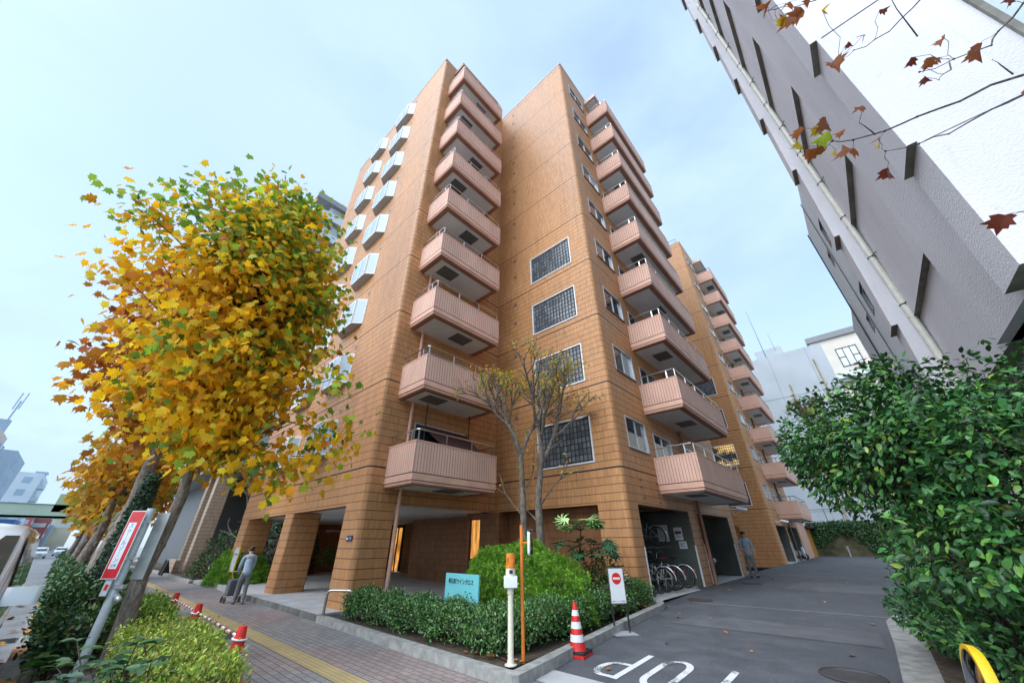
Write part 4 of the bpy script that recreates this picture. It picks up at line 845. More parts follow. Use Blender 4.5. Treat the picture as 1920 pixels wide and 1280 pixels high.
mound('laceleaf_maple', (-6.6, 7.35, .1), 'bright green weeping laceleaf maple mound filling the corner planting bed', (-6.5, 7.35, .24), (1.85, 1.25, 1.40), 12500, .125, LACE, [4, 4, 3, 2], 'lace', 'tree', shell=.86, droop=-1.3)
mound('bramble_shrub', (-4.95, 8.9, .1), 'brownish green straggly shrub between the maple mound and the corner pier', (-5.25, 9.1, .4), (.55, 1.0, 1.0), 1500, .10, [(.10, .16, .035), (.17, .14, .05), (.06, .11, .03)], [3, 2, 3], 'oval', droop=-.2, shell=.3)
# fatsia
t = thing('fatsia_plant', (-5.55, 8.9, .1), 'fatsia with big hand shaped leaves, pale green on top, against the orange tiled wall', 'plant'); s_ = MB(); C_, D_, K = [], [], []
for (bx, by, bz, m, pale) in ((-5.5, 8.6, 1.85, 26, 1), (-6.0, 8.95, 1.45, 8, 0), (-5.2, 8.7, 1.25, 9, 0), (-5.5, 9.0, 1.35, 7, 0)):
    s_.tube(curve((-5.55, 8.9, .1), (bx, by, bz), 5, .03), [.025, .022, .02, .018, .015, .012], 6)
    for i in range(m):
        a = i*2.4+rnd.gauss(0, .2); rr_ = .16+.16*rnd.random(); e = Vector((bx+rr_*math.cos(a), by+rr_*math.sin(a), bz+.06+.22*rnd.random())); s_.tube([(bx, by, bz), e], .006, 4); C_.append(e); D_.append((math.cos(a), math.sin(a), -.1)); K.append(pale)
C_ = np.array(C_); D_ = np.array(D_); K = np.array(K); n = len(C_); col = np.where(K[:, None] == 1, palette([(.30, .58, .16), (.44, .70, .26)], [1, 1], n), palette([(.05, .14, .06), (.08, .19, .09)], [1, 1], n))
foliage('leaves', t, C_, D_, rdir(n, (0, -.35, 1.1), .3), rg.uniform(.32, .48, n), col, 'palm', M['leaf_gloss']); s_.build('stems', M['twig'], t)
# pruned tree with two stems in the bed
def pruned_tree(loc, label, stems, lv, seed, nleaf, pal, wts, lsize, mat='bark_dark', group=None, ln=1.0, name='pruned_tree', up=.35):
    t = thing(name, loc, label, 'tree', group); q = random.Random(seed); b = MB(); tips = []
    def grow(p, d, L_, r0, k):
        pts = [p]; dd = d.copy()
        for i in range(4):
            dd = (dd+Vector((q.gauss(0, .13), q.gauss(0, .13), q.gauss(0, .08)+.03))).normalized(); pts.append(pts[-1]+dd*L_/4)
        b.tube(pts, [r0*(1-.10*i) for i in range(5)], 8 if k < 2 else 5, cap=(k == 0))
        if r0 > .02 and k > 0: b.ball(pts[-1], r0*1.15, 7, 5)
        if k >= lv: tips.append((pts[-1], dd)); tips.append((pts[2], dd)); return
        nch = 3 if k in (1, 2) else 2+(q.random() < .35); az = q.uniform(0, 6.28)
        for i in range(nch):
            a = az+i*6.283/nch+q.gauss(0, .35); sp = q.uniform(.28, .62); o_ = dd.orthogonal().normalized(); w_ = dd.cross(o_); nd = (dd+(o_*math.cos(a)+w_*math.sin(a))*sp+Vector((0, 0, up*.35))).normalized()
            grow(pts[-1]-dd*r0*.4, nd, L_*q.uniform(.62, .82), r0*.68, k+1)
        if k and q.random() < .4: s = pts[2]; nd = (dd+Vector((q.gauss(0, .7), q.gauss(0, .7), .2))).normalized(); grow(s, nd, L_*.5, r0*.3, lv)
    for base, path, r0, L_ in stems:
        b.tube([base]+path, [r0*(1.25-.4*i/len(path)) for i in range(len(path)+1)], 12)
        d = (Vector(path[-1])-Vector(path[-2] if len(path) > 1 else base)).normalized()
        for i in range(3): a = i*2.1+seed; grow(Vector(path[-1])-d*.03, (d+Vector((math.cos(a)*.34, math.sin(a)*.34, .1))).normalized(), L_*q.uniform(.85, 1.1), r0*.74, 1)
        for zf, az, ll in ((.55, 2.9, .9), (.72, -.4, .8)):
            if ln: s = Vector(base).lerp(Vector(path[-1]), zf); grow(s, Vector((math.cos(az), math.sin(az)*.5, .65)).normalized(), L_*ll, r0*.28, lv-1)
    b.build('branches', M[mat], t, True)
    if nleaf:
        T_ = [tips[i] for i in rg.integers(0, len(tips), nleaf)]; C_ = np.array([tuple(p) for p, _ in T_])+rg.normal(0, .10, (nleaf, 3))
        foliage('leaves', t, C_, rdir(nleaf, (0, 0, -.2)), rdir(nleaf, (0, 0, .8)), lsize*rg.uniform(.5, 1.2, nleaf), palette(pal, wts, nleaf), 'oval', M['leaf'])
    return t
pruned_tree((-7.1, 8.6, .1), 'nearly bare two stemmed tree with pruned dark branches, growing behind the maple mound',
            [((-7.32, 8.6, .1), [(-7.38, 8.6, 1.6), (-7.4, 8.58, 2.9), (-7.42, 8.55, 4.0)], .09, 1.12), ((-6.8, 8.65, .1), [(-6.83, 8.65, 1.5), (-6.85, 8.62, 2.6), (-6.7, 8.6, 3.5)], .10, 1.2)], 5, 5, 2600,
            [(.72, .42, .06), (.58, .29, .06), (.48, .54, .10), (.28, .42, .08)], [4, 3, 2, 2], .115, 'bark_mid')
# planting beyond the platform
mound('laceleaf_maple', (-22.3, 5.9, 0), 'bright green weeping maple mound by the stainless handrails', (-22.2, 5.7, .1), (2.3, 1.1, 1.45), 3600, .2, LACE, [4, 4, 3, 2], 'lace', 'tree')
mound('round_shrub', (-27, 5.6, 0), 'dull dark green rounded shrub beside the bright maple mound', (-27, 5.7, .2), (1.7, 1.0, 1.05), 2600, .13, [(.06, .11, .035), (.09, .14, .04), (.13, .12, .06)], [3, 2, 1], 'oval', droop=.1)
mound('tall_shrub', (-26, 8.2, 0), 'tall dense dark evergreen shrub behind the bright maple mound', (-26, 8.6, .9), (3.0, 1.6, 2.3), 5200, .17, [(.03, .075, .035), (.05, .11, .045), (.02, .05, .025)], [3, 3, 2], 'oval', droop=.1, flat=-.5, mat='leaf_gloss')
mound('tall_shrub', (-31, 7.0, 0), 'mixed green shrub mass before the beige columns', (-31.5, 7.2, .8), (2.4, 1.4, 1.7), 2600, .18, [(.07, .13, .04), (.12, .16, .06), (.04, .08, .03)], [3, 2, 2], 'oval', droop=.1, flat=-.5)
mound('loose_shrub', (-30, 9.5, 0), 'tall loose yellow green shrub behind the bare tree', (-30, 9.8, 3.6), (2.8, 1.8, 2.6), 1700, .2, [(.19, .22, .08), (.14, .16, .06), (.28, .24, .12)], [3, 2, 2], 'oval', droop=.1, flat=-.9, core=False, shell=.2)
mound('low_shrub', (-23.5, 8.6, .15), 'small green shrub seen between the two end pillars', (-24, 8.2, .4), (1.1, .7, .7), 900, .12, [(.10, .24, .04), (.05, .12, .03)], [1, 1], 'oval', droop=.1, flat=-.4)
mound('potted_shrub', (-22.2, 9.9, .15), 'spindly dark shrub before the brown portico wall', (-22.3, 9.9, .9), (.5, .9, .75), 700, .11, [(.05, .11, .035), (.09, .14, .045)], [1, 1], 'oval', droop=.1, flat=-.6, core=False, shell=.3)
pruned_tree((-27.8, 6.9, 0), 'bare forked tree rising out of the dark shrubs by the beige columns', [((-27.8, 6.9, 0), [(-27.7, 6.9, 1.4), (-27.5, 6.95, 2.6)], .15, 1.7), ((-28.1, 6.9, 0), [(-28.3, 6.9, 1.8), (-28.5, 6.9, 3.0)], .10, 1.4)], 4, 9, 60, [(.3, .2, .06)], [1], .14, 'bark_pale')
# ivy clad post
t = thing('ivy_column', (-12, .78, 0), 'narrow dark ivy clad column standing before the thick knotted trunk', 'plant'); n = 5200
z = rg.uniform(0, 3.05, n); a = rg.uniform(0, 6.283, n); rr = (.34-.075*z)*(.82+.25*rg.random(n)); O = np.stack([np.cos(a), np.sin(a), 0*a], 1)
P = np.stack([-12+rr*np.cos(a), .78+rr*np.sin(a), z], 1); foliage('leaves', t, P, rdir(n, (0, 0, -.4), .6)+O*.5, O+rdir(n, k=.4), .065*rg.uniform(.6, 1.2, n), palette([(.022, .065, .03), (.035, .09, .04), (.06, .13, .06)], [3, 3, 1], n), 'oval', M['leaf_gloss'])
MB().tube([(-12, .78, 0), (-12, .78, 3.0)], [.28, .07], 12).build('stem', M['twig'], t)
# camellia hedge along the stucco building
t = thing('camellia_hedge', (.9, 7.5, .1), 'big glossy dark green camellia overhanging the broad kerb beside the stucco building', 'shrub'); b = MB()
CAM = [(.030, .11, .028), (.045, .15, .036), (.075, .205, .048), (.13, .27, .05), (.25, .34, .06), (.020, .068, .022)]
lobes = [((.75, 6.6, 2.60), (1.08, 1.35, 1.05), 7000, .36), ((1.55, 6.1, 2.35), (.75, 1.1, 1.15), 4200, .36), ((.20, 7.3, 2.75), (.85, 1.4, .9), 4200, .4), ((1.2, 5.4, 1.7), (.8, .8, .95), 3400, .4), ((.55, 5.6, 1.55), (.6, .8, .55), 1000, .4)]
for c, r_, n, sz in lobes:
    P, u = in_ellipsoid(n, c, r_, .62); O = nrm(u); k = .12*np.sin(P*4.3+np.array([0, 2, 4])); P = P+k
    foliage('leaves', t, P, rdir(n, (-.1, -.2, -.35), .55)+O*.9, O+rdir(n, (0, 0, .7), .45), .092*rg.uniform(.6, 1.25, n), palette(CAM, [4, 4, 3, 1.6, .5, 3], n, .2), 'oval', M['leaf_gloss'])
    for i in range(0, n, 70): b.tube(curve((c[0]+.3, c[1]+.2, c[2]-r_[2]*.6), P[i], 4, .07), [.014, .011, .008, .006, .003], 4, cap=False)
for q in ((.5, 6.9), (1.3, 6.2), (.9, 7.6), (1.0, 5.5)): b.tube(curve((q[0], q[1], .1), (q[0]+.2, q[1], 2.2), 5, .05), [.05, .045, .04, .035, .03, .02], 8)
b.build('branches', M['twig'], t)
t = thing('azalea_hedge', (.5, 7.6, .1), 'lower layer of narrow leaved shrubs spilling over the broad kerb under the camellia', 'shrub'); b = MB()
for c, r_, n in (((.45, 8.6, .75), (.65, 1.5, .62), 3000), ((.8, 6.6, .85), (.75, 1.1, .68), 3000), ((1.3, 5.6, .7), (.75, .7, .6), 1500), ((.5, 10.6, 1.0), (.55, 1.5, .8), 1700)):
    P, u = in_ellipsoid(n, c, r_, .6); O = nrm(u); P = P+.08*np.sin(P*5.1)
    foliage('leaves', t, P, rdir(n, (0, 0, .1), .5)+O, O+rdir(n, (0, 0, .9), .4), .085*rg.uniform(.55, 1.3, n), palette([(.04, .14, .045), (.07, .20, .06), (.14, .30, .06), (.025, .08, .03)], [3, 3, 1.6, 2], n, .2), 'oval', M['leaf_gloss'])
    for i in range(0, n, 60): b.tube(curve((c[0], c[1], .12), P[i], 4, .06), [.012, .01, .008, .006, .003], 4, cap=False)
b.build('branches', M['twig'], t)
t = thing('brown_bush', (1.2, 10.8, .1), 'dry brown leaved bush half hidden behind the camellia', 'shrub')
P, u = in_ellipsoid(1500, (1.3, 10.8, 1.6), (.7, .9, 1.0), .3); foliage('leaves', t, P, rdir(1500), rdir(1500, (0, 0, .8)), .09*rg.uniform(.6, 1.2, 1500), palette([(.34, .20, .08), (.24, .14, .06), (.18, .18, .06)], [3, 2, 1], 1500), 'oval', M['leaf_matt'])
MB().tube([(1.3, 10.8, .1), (1.3, 10.8, 2.2)], [.05, .02], 7).build('stems', M['twig'], t)
# pollarded trees beyond the camellia
pruned_tree((.9, 16, .25), 'pollarded tree with knobbly pale limbs showing above the camellia', [((.9, 16, .2), [(.6, 16, 2.4), (.0, 16, 4.6)], .15, 1.0)], 2, 3, 110, [(.42, .36, .08), (.30, .30, .07), (.36, .18, .05)], [2, 2, 1], .2, 'bark_pale')
pruned_tree((1.3, 22, .25), 'second pollarded tree further up the driveway behind the camellia', [((1.3, 22, .2), [(1.2, 22, 3), (1.2, 22, 5.2)], .15, .9)], 2, 8, 40, [(.36, .22, .08), (.40, .34, .10)], [2, 1], .2, 'bark_pale')
# ivy on the garden wall
t = thing('wall_ivy', (0, 51.9, .3), 'dark ivy spilling over the top of the mossy wall', 'ivy'); n = 15000
x = rg.uniform(-5.2, 8, n); dep = np.abs(rg.normal(0, 1, n))*(1.15+.5*np.sin(x*1.1+1)+.12*x); P = np.stack([x, 51.85+rg.normal(0, .12, n), 3.25-np.clip(dep, -.3, 2.4)+rg.normal(0, .1, n)], 1)
foliage('leaves', t, P, rdir(n, (0, -.5, -.5)), rdir(n, (0, -1.2, .5), .5), .2*rg.uniform(.6, 1.2, n), palette([(.03, .085, .03), (.05, .12, .04), (.08, .13, .03)], [3, 2, 1], n), 'oval', M['leaf_gloss'])
# overhanging branch of a tree standing beside the camera's view
BR = {'A': [[3.13, 5.2, 5.99], [2.75, 4.93, 5.8], [2.14, 4.53, 5.52], [1.74, 4.24, 5.34], [1.43, 4.02, 5.17], [1.15, 3.79, 5.05], [0.98, 3.61, 5.0]], 'B': [[2.95, 5.09, 5.66], [2.59, 4.83, 5.48], [2.27, 4.61, 5.31], [1.85, 4.36, 5.06], [1.58, 4.14, 4.93], [1.3, 3.9, 4.83]], 'C': [[3.2, 4.49, 6.46], [2.79, 4.33, 6.11], [2.48, 4.2, 5.81], [2.36, 4.16, 5.65], [2.03, 3.92, 5.49], [1.73, 3.7, 5.34]], 'D': [[2.75, 4.2, 7.0], [2.27, 4.01, 6.6], [2.03, 3.9, 6.37], [1.73, 3.75, 6.13], [1.51, 3.6, 5.98], [1.33, 3.49, 5.83]], 'E': [[2.01, 3.6, 7.08], [1.48, 3.34, 6.72], [1.27, 3.17, 6.59], [1.03, 2.96, 6.51]], 'F': [[2.69, 4.89, 5.84], [2.59, 4.7, 5.88], [2.52, 4.58, 5.87]], 'G': [[1.41, 4.16, 5.31], [1.34, 4.0, 5.35], [1.32, 3.9, 5.37]], 'H': [[2.09, 4.11, 5.66], [1.98, 4.05, 5.51], [1.91, 4.0, 5.42]], 'I': [[2.14, 4.18, 6.31], [2.03, 3.64, 6.8]], 'J': [[2.06, 4.74, 4.12], [1.86, 4.52, 4.07], [1.76, 4.41, 4.02]]}
LV = [[0.83, 3.45, 5.19, 0.105, 0], [0.93, 3.52, 5.2, 0.093, 2], [0.95, 3.44, 4.97, 0.124, 1], [0.97, 3.37, 5.09, 0.118, 0], [0.81, 3.55, 4.98, 0.112, 0], [0.92, 3.63, 4.97, 0.093, 0], [1.11, 3.8, 4.94, 0.155, 0], [1.08, 3.58, 5.03, 0.068, 0], [1.32, 3.92, 5.01, 0.081, 0], [1.29, 4.08, 4.77, 0.112, 3], [1.31, 3.68, 5.29, 0.081, 0], [1.21, 3.24, 5.57, 0.124, 0], [1.4, 3.33, 5.79, 0.05, 3], [1.53, 3.39, 5.84, 0.074, 0], [1.77, 3.48, 6.14, 0.062, 3], [0.94, 2.75, 6.22, 0.118, 0], [1.15, 2.89, 6.27, 0.105, 0], [1.2, 2.94, 6.11, 0.124, 0], [1.33, 3.05, 6.07, 0.074, 2], [0.98, 2.81, 5.9, 0.081, 2], [1.08, 2.83, 5.9, 0.124, 0], [2.06, 3.85, 5.73, 0.074, 0], [2.35, 4.2, 5.78, 0.143, 0], [1.81, 3.78, 5.64, 0.074, 3], [1.93, 3.9, 5.65, 0.093, 0], [2.07, 4.09, 5.78, 0.05, 0], [1.88, 3.94, 5.6, 0.056, 0], [1.85, 3.98, 5.53, 0.074, 3], [1.95, 4.92, 4.31, 0.155, 3], [0.72, 3.32, 4.84, 0.081, 2], [0.95, 3.61, 4.86, 0.043, 2], [2.68, 4.16, 6.1, 0.081, 3], [2.5, 4.67, 5.38, 0.074, 0], [1.32, 4.03, 5.02, 0.037, 2], [1.31, 2.97, 6.24, 0.074, 0]]

t = thing('plane_tree', (4.3, 4.6, 0), 'plane tree reaching thin bare twigs and curled russet leaves across the white stucco wall', 'tree'); b = MB()
b.tube([(4.3, 4.6, 0), (4.25, 4.6, 3), (4.1, 4.7, 6), (4.0, 4.7, 8.5)], [.2, .17, .14, .09], 12); b.build('trunk', M['bark'], t, True)
b = MB()
for k, p in BR.items():
    main = k in 'ABCDEJ'; q = [Vector(v) for v in p]; r0 = {'A': .017, 'B': .013, 'C': .013, 'D': .010, 'E': .008, 'J': .006}.get(k, .007)
    if main: q = [Vector((4.1, 4.7, q[0].z-.4))]+q
    qq = []
    for i in range(len(q)-1):
        qq.append(q[i]); qq.append(q[i].lerp(q[i+1], .5)+Vector([rnd.gauss(0, .012) for _ in range(3)]))
    qq.append(q[-1]); b.tube(qq, [r0*(1-.8*i/(len(qq)-1)) for i in range(len(qq))], 7)
    for v in qq[2::2]: b.ball(v, r0*.75, 6, 4)
for x, y, z, s, c in LV: 
    near = min((Vector(v) for p in BR.values() for v in p), key=lambda v: (v-Vector((x, y, z))).length); b.tube(curve(near, (x, y, z), 3, .06), .0022, 4, cap=False)
b.build('branches', M['bark_dark'], t, True)
n = len(LV); A = np.array(LV); col = np.array([[(.30, .095, .03), (.36, .46, .03), (.60, .42, .02), (.16, .035, .02)][int(c)] for c in A[:, 4]])*(1+rg.normal(0, .15, (n, 1)))
SH_['curl'] = (SH_['lobed'][0]*np.array([1, 1, 1.0])+np.array([[0, 0, .55*(q[1]-.4)**2-.75*abs(q[0])] for q in SH_['lobed'][0]]), SH_['lobed'][1])
fd = np.array(-fw); foliage('leaves', t, A[:, :3], rdir(n, (-.2, .1, -.5), .7), rdir(n, (fd[0]*.9, fd[1]*.9, .2), .6), A[:, 3]*1.25, np.clip(col, .01, 1), 'curl', M['leaf'])

# ================================================================ STREET FURNITURE
def post_mb(x, y, z0, z1, r, n=14): return MB().tube([(x, y, z0), (x, y, z1)], r, n)
# amber warning lamp
t = thing('warning_lamp', (-4.36, 4.74, .13), 'amber rotating warning lamp on a pale post at the corner of the stone kerb', 'lamp'); x, y = -4.36, 4.74
MB().lathe((x, y, .13), [(.085, 0), (.085, .012), (.05, .02), (.046, .06), (.042, .075), (.040, .80), (.048, .81), (.048, .90)], 18).build('post', M['cream_paint'], t, True)
m = MB(); m.cbox((x, y, 1.09), (.20, .20, .145), rz=R(45)); m.build('box', M['white'], t, bevel=.008)
MB().lathe((x, y, 1.165), [(.075, 0), (.075, .09), (.072, .1)], 20).build('base', M['cream_paint'], t, True)
m = MB(); m.lathe((x, y, 1.265), [(.080, 0), (.080, .03), (.072, .035), (.070, .17), (.066, .19), (.06, .195)], 24)
d = Vector((.68, -.73, 0)); 
m.build('lens', M['amber'], t, True)
m = MB()
for q, k in ((.055, .01), (.035, .012)): m.torus((x+d.x*.066, y+d.y*.066, 1.37), d, q, .006, 20, 5)
m.build('lens_ring', M['orange'], t, True)
m = MB(); m.cbox((x+.058, y-.053, 1.22), (.05, .012, .045), rz=R(45)); m.build('switch', M['navy'], t)
# orange post with convex mirror
t = thing('traffic_mirror', (-4.37, 5.02, .12), 'convex traffic mirror seen edge on, clamped to a slim orange post beside the amber lamp', 'mirror'); x, y = -4.37, 5.02
post_mb(x, y, .1, 1.86, .026).build('post', M['orange'], t, True)
m = MB(); m.cyl((x, y, 1.58), .036, .03); m.tube([(x, y, 1.6), (x+.09, y+.06, 1.6)], .014, 8); m.build('clamp', M['orange'], t, True)
ax = Vector((.90, .43, 0)).normalized(); ax = Vector((.86, .50, 0)).normalized(); c = Vector((x+.135, y+.075, 1.60))
mt = ax.to_track_quat('Z', 'Y').to_matrix().to_4x4()
def rrect(w, h, r_, n=5): 
    o = []
    for cx, cy, a0 in ((w-r_, h-r_, 0), (-w+r_, h-r_, 90), (-w+r_, -h+r_, 180), (w-r_, -h+r_, 270)): o += [(cx+r_*math.cos(R(a0+90*i/n)), cy+r_*math.sin(R(a0+90*i/n))) for i in range(n+1)]
    return o
def plate(mb, outline, z0, z1, mt, c, mi=0):
    k = len(mb.v); mb.prism(outline, z0, z1, mi)
    for i in range(k, len(mb.v)): mb.v[i] = tuple(Vector(c)+(mt.to_3x3() @ Vector(mb.v[i])))
    return mb
# track quat: local Y is up-ish for a horizontal axis
plate(MB(), rrect(.15, .175, .05), -.03, .0, mt, c).build('housing', M['white'], t)
plate(MB(), rrect(.14, .165, .045), .0, .012, mt, c).build('mirror_face', M['mirror'], t)
plate(MB(), rrect(.155, .012, .01), -.03, .07, mt, c+Vector((0, 0, .178))).build('visor', M['dark_metal'], t)
# turquoise name sign
t = thing('name_sign', (-6.5, 5.62, .1), 'turquoise name panel standing in the clipped hedge', 'sign')
m = MB(); m.box(-7.0, -5.99, 5.60, 5.64, .42, 1.06); m.build('panel', M['turq'], t, bevel=.006)
m = MB(); m.box(-6.85, -6.78, 5.605, 5.635, .05, .42); m.build('leg', M['steel'], t); m = MB(); m.box(-6.22, -6.15, 5.605, 5.635, .05, .42); m.build('leg', M['steel'], t)
text_obj('明石町ツインクロス', .098, M['letter'], (1, 0, 0), (0, -1, 0), (-6.51, 5.596, .925), 'lettering', t, .004, sx=.86)
# no entry stand
t = thing('no_entry_stand', (-4.28, 7.86, gz(7.86)), 'white no entry notice board on a grey steel stand beside the stone kerb', 'sign'); z0 = gz(7.86)
bx, by = -4.28, 7.86; un = Vector((.80, -.60, 0)).normalized(); ux = Vector((-un.y, un.x, 0)); ux = Vector((.60, .80, 0))
def loc3(a, b, h): return Vector((bx, by, z0))+ux*a+un*b+Vector((0, 0, h))
mt = Matrix((ux, un*-1, (0, 0, 1))).transposed().to_4x4()
m = MB(); m.cbox(loc3(0, .02, .012), (.46, .36, .016), M4=mt); m.build('base_plate', M['grey_paint'], t)
for s_ in (-.155, .155): MB().cbox(loc3(s_, 0, .25), (.03, .02, .48), M4=mt).build('leg', M['dark_metal'], t)
m = MB(); m.cbox(loc3(0, 0, .775), (.345, .022, .62), M4=mt); m.build('frame', plain('grey_brown_frame', (.16, .14, .13), .4, .4), t)
m = MB(); m.cbox(loc3(0, .013, .775), (.31, .006, .58), M4=mt); bo = m.build('board', M['white'], t)
text_obj('●', .01, M['red'], ux, un, loc3(0, .018, .9), 'dot', t).hide_render = False
bpy.data.objects.remove(bpy.data.objects['dot'])
m = MB(); m.lathe(loc3(0, .0165, .895), [(.0995, 0), (.0995, .002)], 40, 0, un); m.build('red_disc', M['red'], t)
m = MB(); m.cbox(loc3(0, .020, .895), (.155, .002, .036), M4=mt); m.build('white_bar', M['white'], t)
text_obj('明石町ツインクロス管理組合', .022, M['letter'], ux, un, loc3(0, .017, .515), 'small_print', t, .0005)
# striped cone
def cone(loc, label, stripes=(), h=.70, base='black', r0=.135, r1=.03, name='traffic_cone', group=None, sleeve=None):
    t = thing(name, loc, label, 'traffic cone', group); x, y, z = loc
    rad = lambda q: r0+(r1-r0)*q
    m = MB(); m.lathe((x, y, z+.03), [(r0+.02, 0), (r0, .03)]+[(rad(i/12), .03+(h-.06)*i/12) for i in range(1, 12)]+[(r1, h-.035), (r1*.6, h-.03)], 28); m.build('cone_body', M['red'], t, True)
    for a, b in stripes:
        m = MB(); m.lathe((x, y, z+.055), [(rad(a)+.003, (h-.06)*a), (rad(b)+.003, (h-.06)*b)], 28); m.build('white_band', M['white'], t, True)
    m = MB(); m.cbox((x, y, z+.02), (.36, .36, .04), rz=R(8)); m.build('base', M['red'] if base == 'black' else M[base], t)
    if base == 'black': m = MB(); m.cbox((x, y, z+.055), (.35, .35, .04), rz=R(8)); m.build('weight', M['black'], t, bevel=.006)
    return t
cone((-4.22, 6.2, gz(6.2)), 'red cone with three white bands on a black rubber weight at the driveway mouth', ((.20, .34), (.46, .60), (.72, .84)))
CN = [((-12.45, 2.12, 0), 'small red and white cone farthest along the planting strip, carrying the striped bar'), ((-9.85, 2.08, 0), 'small red cone half hidden behind the yellow green privet'), ((-6.82, 2.02, 0), 'small red cone with a white lower sleeve nearest the camera, beside the privet')]
for l_, lb in CN:
    cone(l_, lb, ((.05, .50),) if l_[0] > -9 else ((.42, .56),), h=.64, base='red', r0=.12, r1=.05, group='red cones along the planting strip')
    m = MB(); 
    o = MB().torus((l_[0], l_[1], .50), (.1, .1, 1), .085, .012, 20, 6).build('cone_bar_ring', M['white']); tag(o, 'white ring of the striped bar slipped over the red cone, %s' % ('far end' if l_[0] < -12 else 'by the privet' if l_[0] < -9 else 'nearest end'), 'ring', 'bar rings on the cones')
for a, b, lb in (((-14.2, 2.14), (-12.45, 2.12), 'red and white striped bar running off beyond the farthest red cone'), ((-12.45, 2.12), (-9.85, 2.08), 'red and white striped bar between the two farther red cones'), ((-9.85, 2.08), (-6.82, 2.02), 'red and white striped bar between the two nearer red cones, partly in the privet')):
    m = MB(); n = 18
    for i in range(n): p, q = Vector((*a, .51)).lerp(Vector((*b, .51)), i/n), Vector((*a, .51)).lerp(Vector((*b, .51)), (i+1)/n); m.tube([p, q], .018, 10, i % 2, cap=False)
    tag(m.build('barrier_bar', [M['white'], plain('dark_red_band', (.35, .02, .03), .4)]), lb, 'bar', 'striped bars on the cones')
text_obj('団', .07, M['letter'], (.7, .7, 0), (.7, -.7, .1), (-6.74, 1.94, .17), 'sleeve_lettering', bpy.data.objects['traffic_cone.003'], .001)
# leaning sign pole
t = thing('sign_pole', (-8.72, .72, 0), 'pale grey pole carrying a narrow red advertising panel and a plain grey back panel', 'sign pole'); x, y = -8.72, .72
post_mb(x, y, 0, 2.12, .056, 18).build('pole', M['pole_paint'], t, True)
un = Vector((.66, -.75, 0)).normalized(); ux = Vector((-un.y, un.x, 0)); mt = Matrix((ux, un*-1, (0, 0, 1))).transposed().to_4x4()
pl = lambda a, b, h: Vector((x, y, 0))+ux*a+un*b+Vector((0, 0, h))
m = MB(); m.cbox(pl(-.06, .12, 1.62), (.235, .014, .92), M4=mt); m.build('panel_edge', M['white'], t)
m = MB(); m.cbox(pl(-.06, .128, 1.62), (.212, .006, .895), M4=mt); rp_ = m.build('red_panel', M['red_sign'], t)
m = MB(); m.cbox(pl(-.072, .132, 1.60), (.125, .004, .62), M4=mt); m.build('white_patch', M['white'], rp_)
for i, ch in enumerate('スクールゾーン'): text_obj('｜' if ch == 'ー' else ch, .075, M['blue_ink'], ux, un, pl(-.072, .135, 1.86-.077*i), 'blue_lettering', rp_, .0006)
text_obj('注意', .045, M['blue_ink'], ux, un, pl(-.072, .135, 1.33), 'blue_lettering', rp_, .0006)
m = MB(); m.cbox(pl(-.02, .118, 2.02), (.09, .004, .03), M4=mt); m.build('green_leaf_mark', plain('green_mark', (.1, .4, .12), .4), rp_)
m = MB(); m.cbox(pl(.16, -.10, 1.60), (.20, .012, .92), M4=mt); m.build('grey_panel', plain('galvanised_panel', (.40, .42, .41), .45, .4, var=.15), t)
m = MB()
for h in (1.92, 1.42): m.cbox(pl(.04, .02, h), (.26, .045, .035), M4=mt); m.cbox(pl(.0, .07, h), (.05, .10, .04), M4=mt)
m.build('bracket', M['alu'], t)
m = MB(); m.cbox(pl(-.05, .10, 1.05), (.10, .02, .20), M4=mt); lo = m.build('small_plate', M['pole_paint'], t, bevel=.006); m = MB(); m.cbox(pl(-.045, .113, 1.06), (.045, .004, .07), M4=mt); m.build('red_patch', M['red'], lo)
m = MB(); m.cbox(pl(.05, .03, 1.06), (.22, .06, .05), M4=mt); m.tube([pl(.07, .0, .95), pl(.13, .05, .93)], .03, 8); m.ball(pl(.16, .05, .91), .042, 10, 7); m.build('pole_clamp', M['alu'], t, True)
# hoop rail
def hoop(name, pts, r_, label, cat, mat='steel', group=None): 
    t = MB().tube(pts, r_, 12).build(name, M[mat], None, True); return tag(t, label, cat, group)
def hooppath(x0, y0, x1, y1, h, z0=0, rr=.09):
    a, b = Vector((x0, y0, 0)), Vector((x1, y1, 0)); d = (b-a).normalized(); o = [Vector((x0, y0, z0))]
    for i in range(6): q = R(90*i/5); o.append(a+d*(rr-rr*math.cos(q))+Vector((0, 0, h-rr+rr*math.sin(q))))
    for i in range(6): q = R(90*i/5); o.append(b-d*(rr-rr*math.sin(q))+Vector((0, 0, h-rr+rr*math.cos(q))))
    return o+[Vector((x1, y1, z0))]
hoop('hoop_rail', hooppath(-10.3, 4.66, -9.75, 5.02, .62, 0), .03, 'polished steel hoop rail beside the corner pillar and the end of the clipped hedge', 'rail')
g = MB(); g.quad((-10.42, 4.74, .118), (-9.5, 4.74, .118), (-9.5, 5.9, .118), (-10.42, 5.9, .118)); t_ = NT('dark_gravel'); v_ = t_.n('ShaderNodeTexVoronoi'); v_.inputs['Scale'].default_value = 45; t_.l(t_.pos(), v_.inputs['Vector']); t_.bump(v_.outputs['Distance'], 1, .03)
go = g.build('gravel', t_.set(t_.mix(t_.rng(v_.outputs['Distance'], 0, .6, 0, 1), (.10, .10, .11), (.035, .035, .04)), .7)); go['kind'] = 'stuff'; tag(go, 'dark gravel between the corner pillar and the clipped hedge', 'gravel')
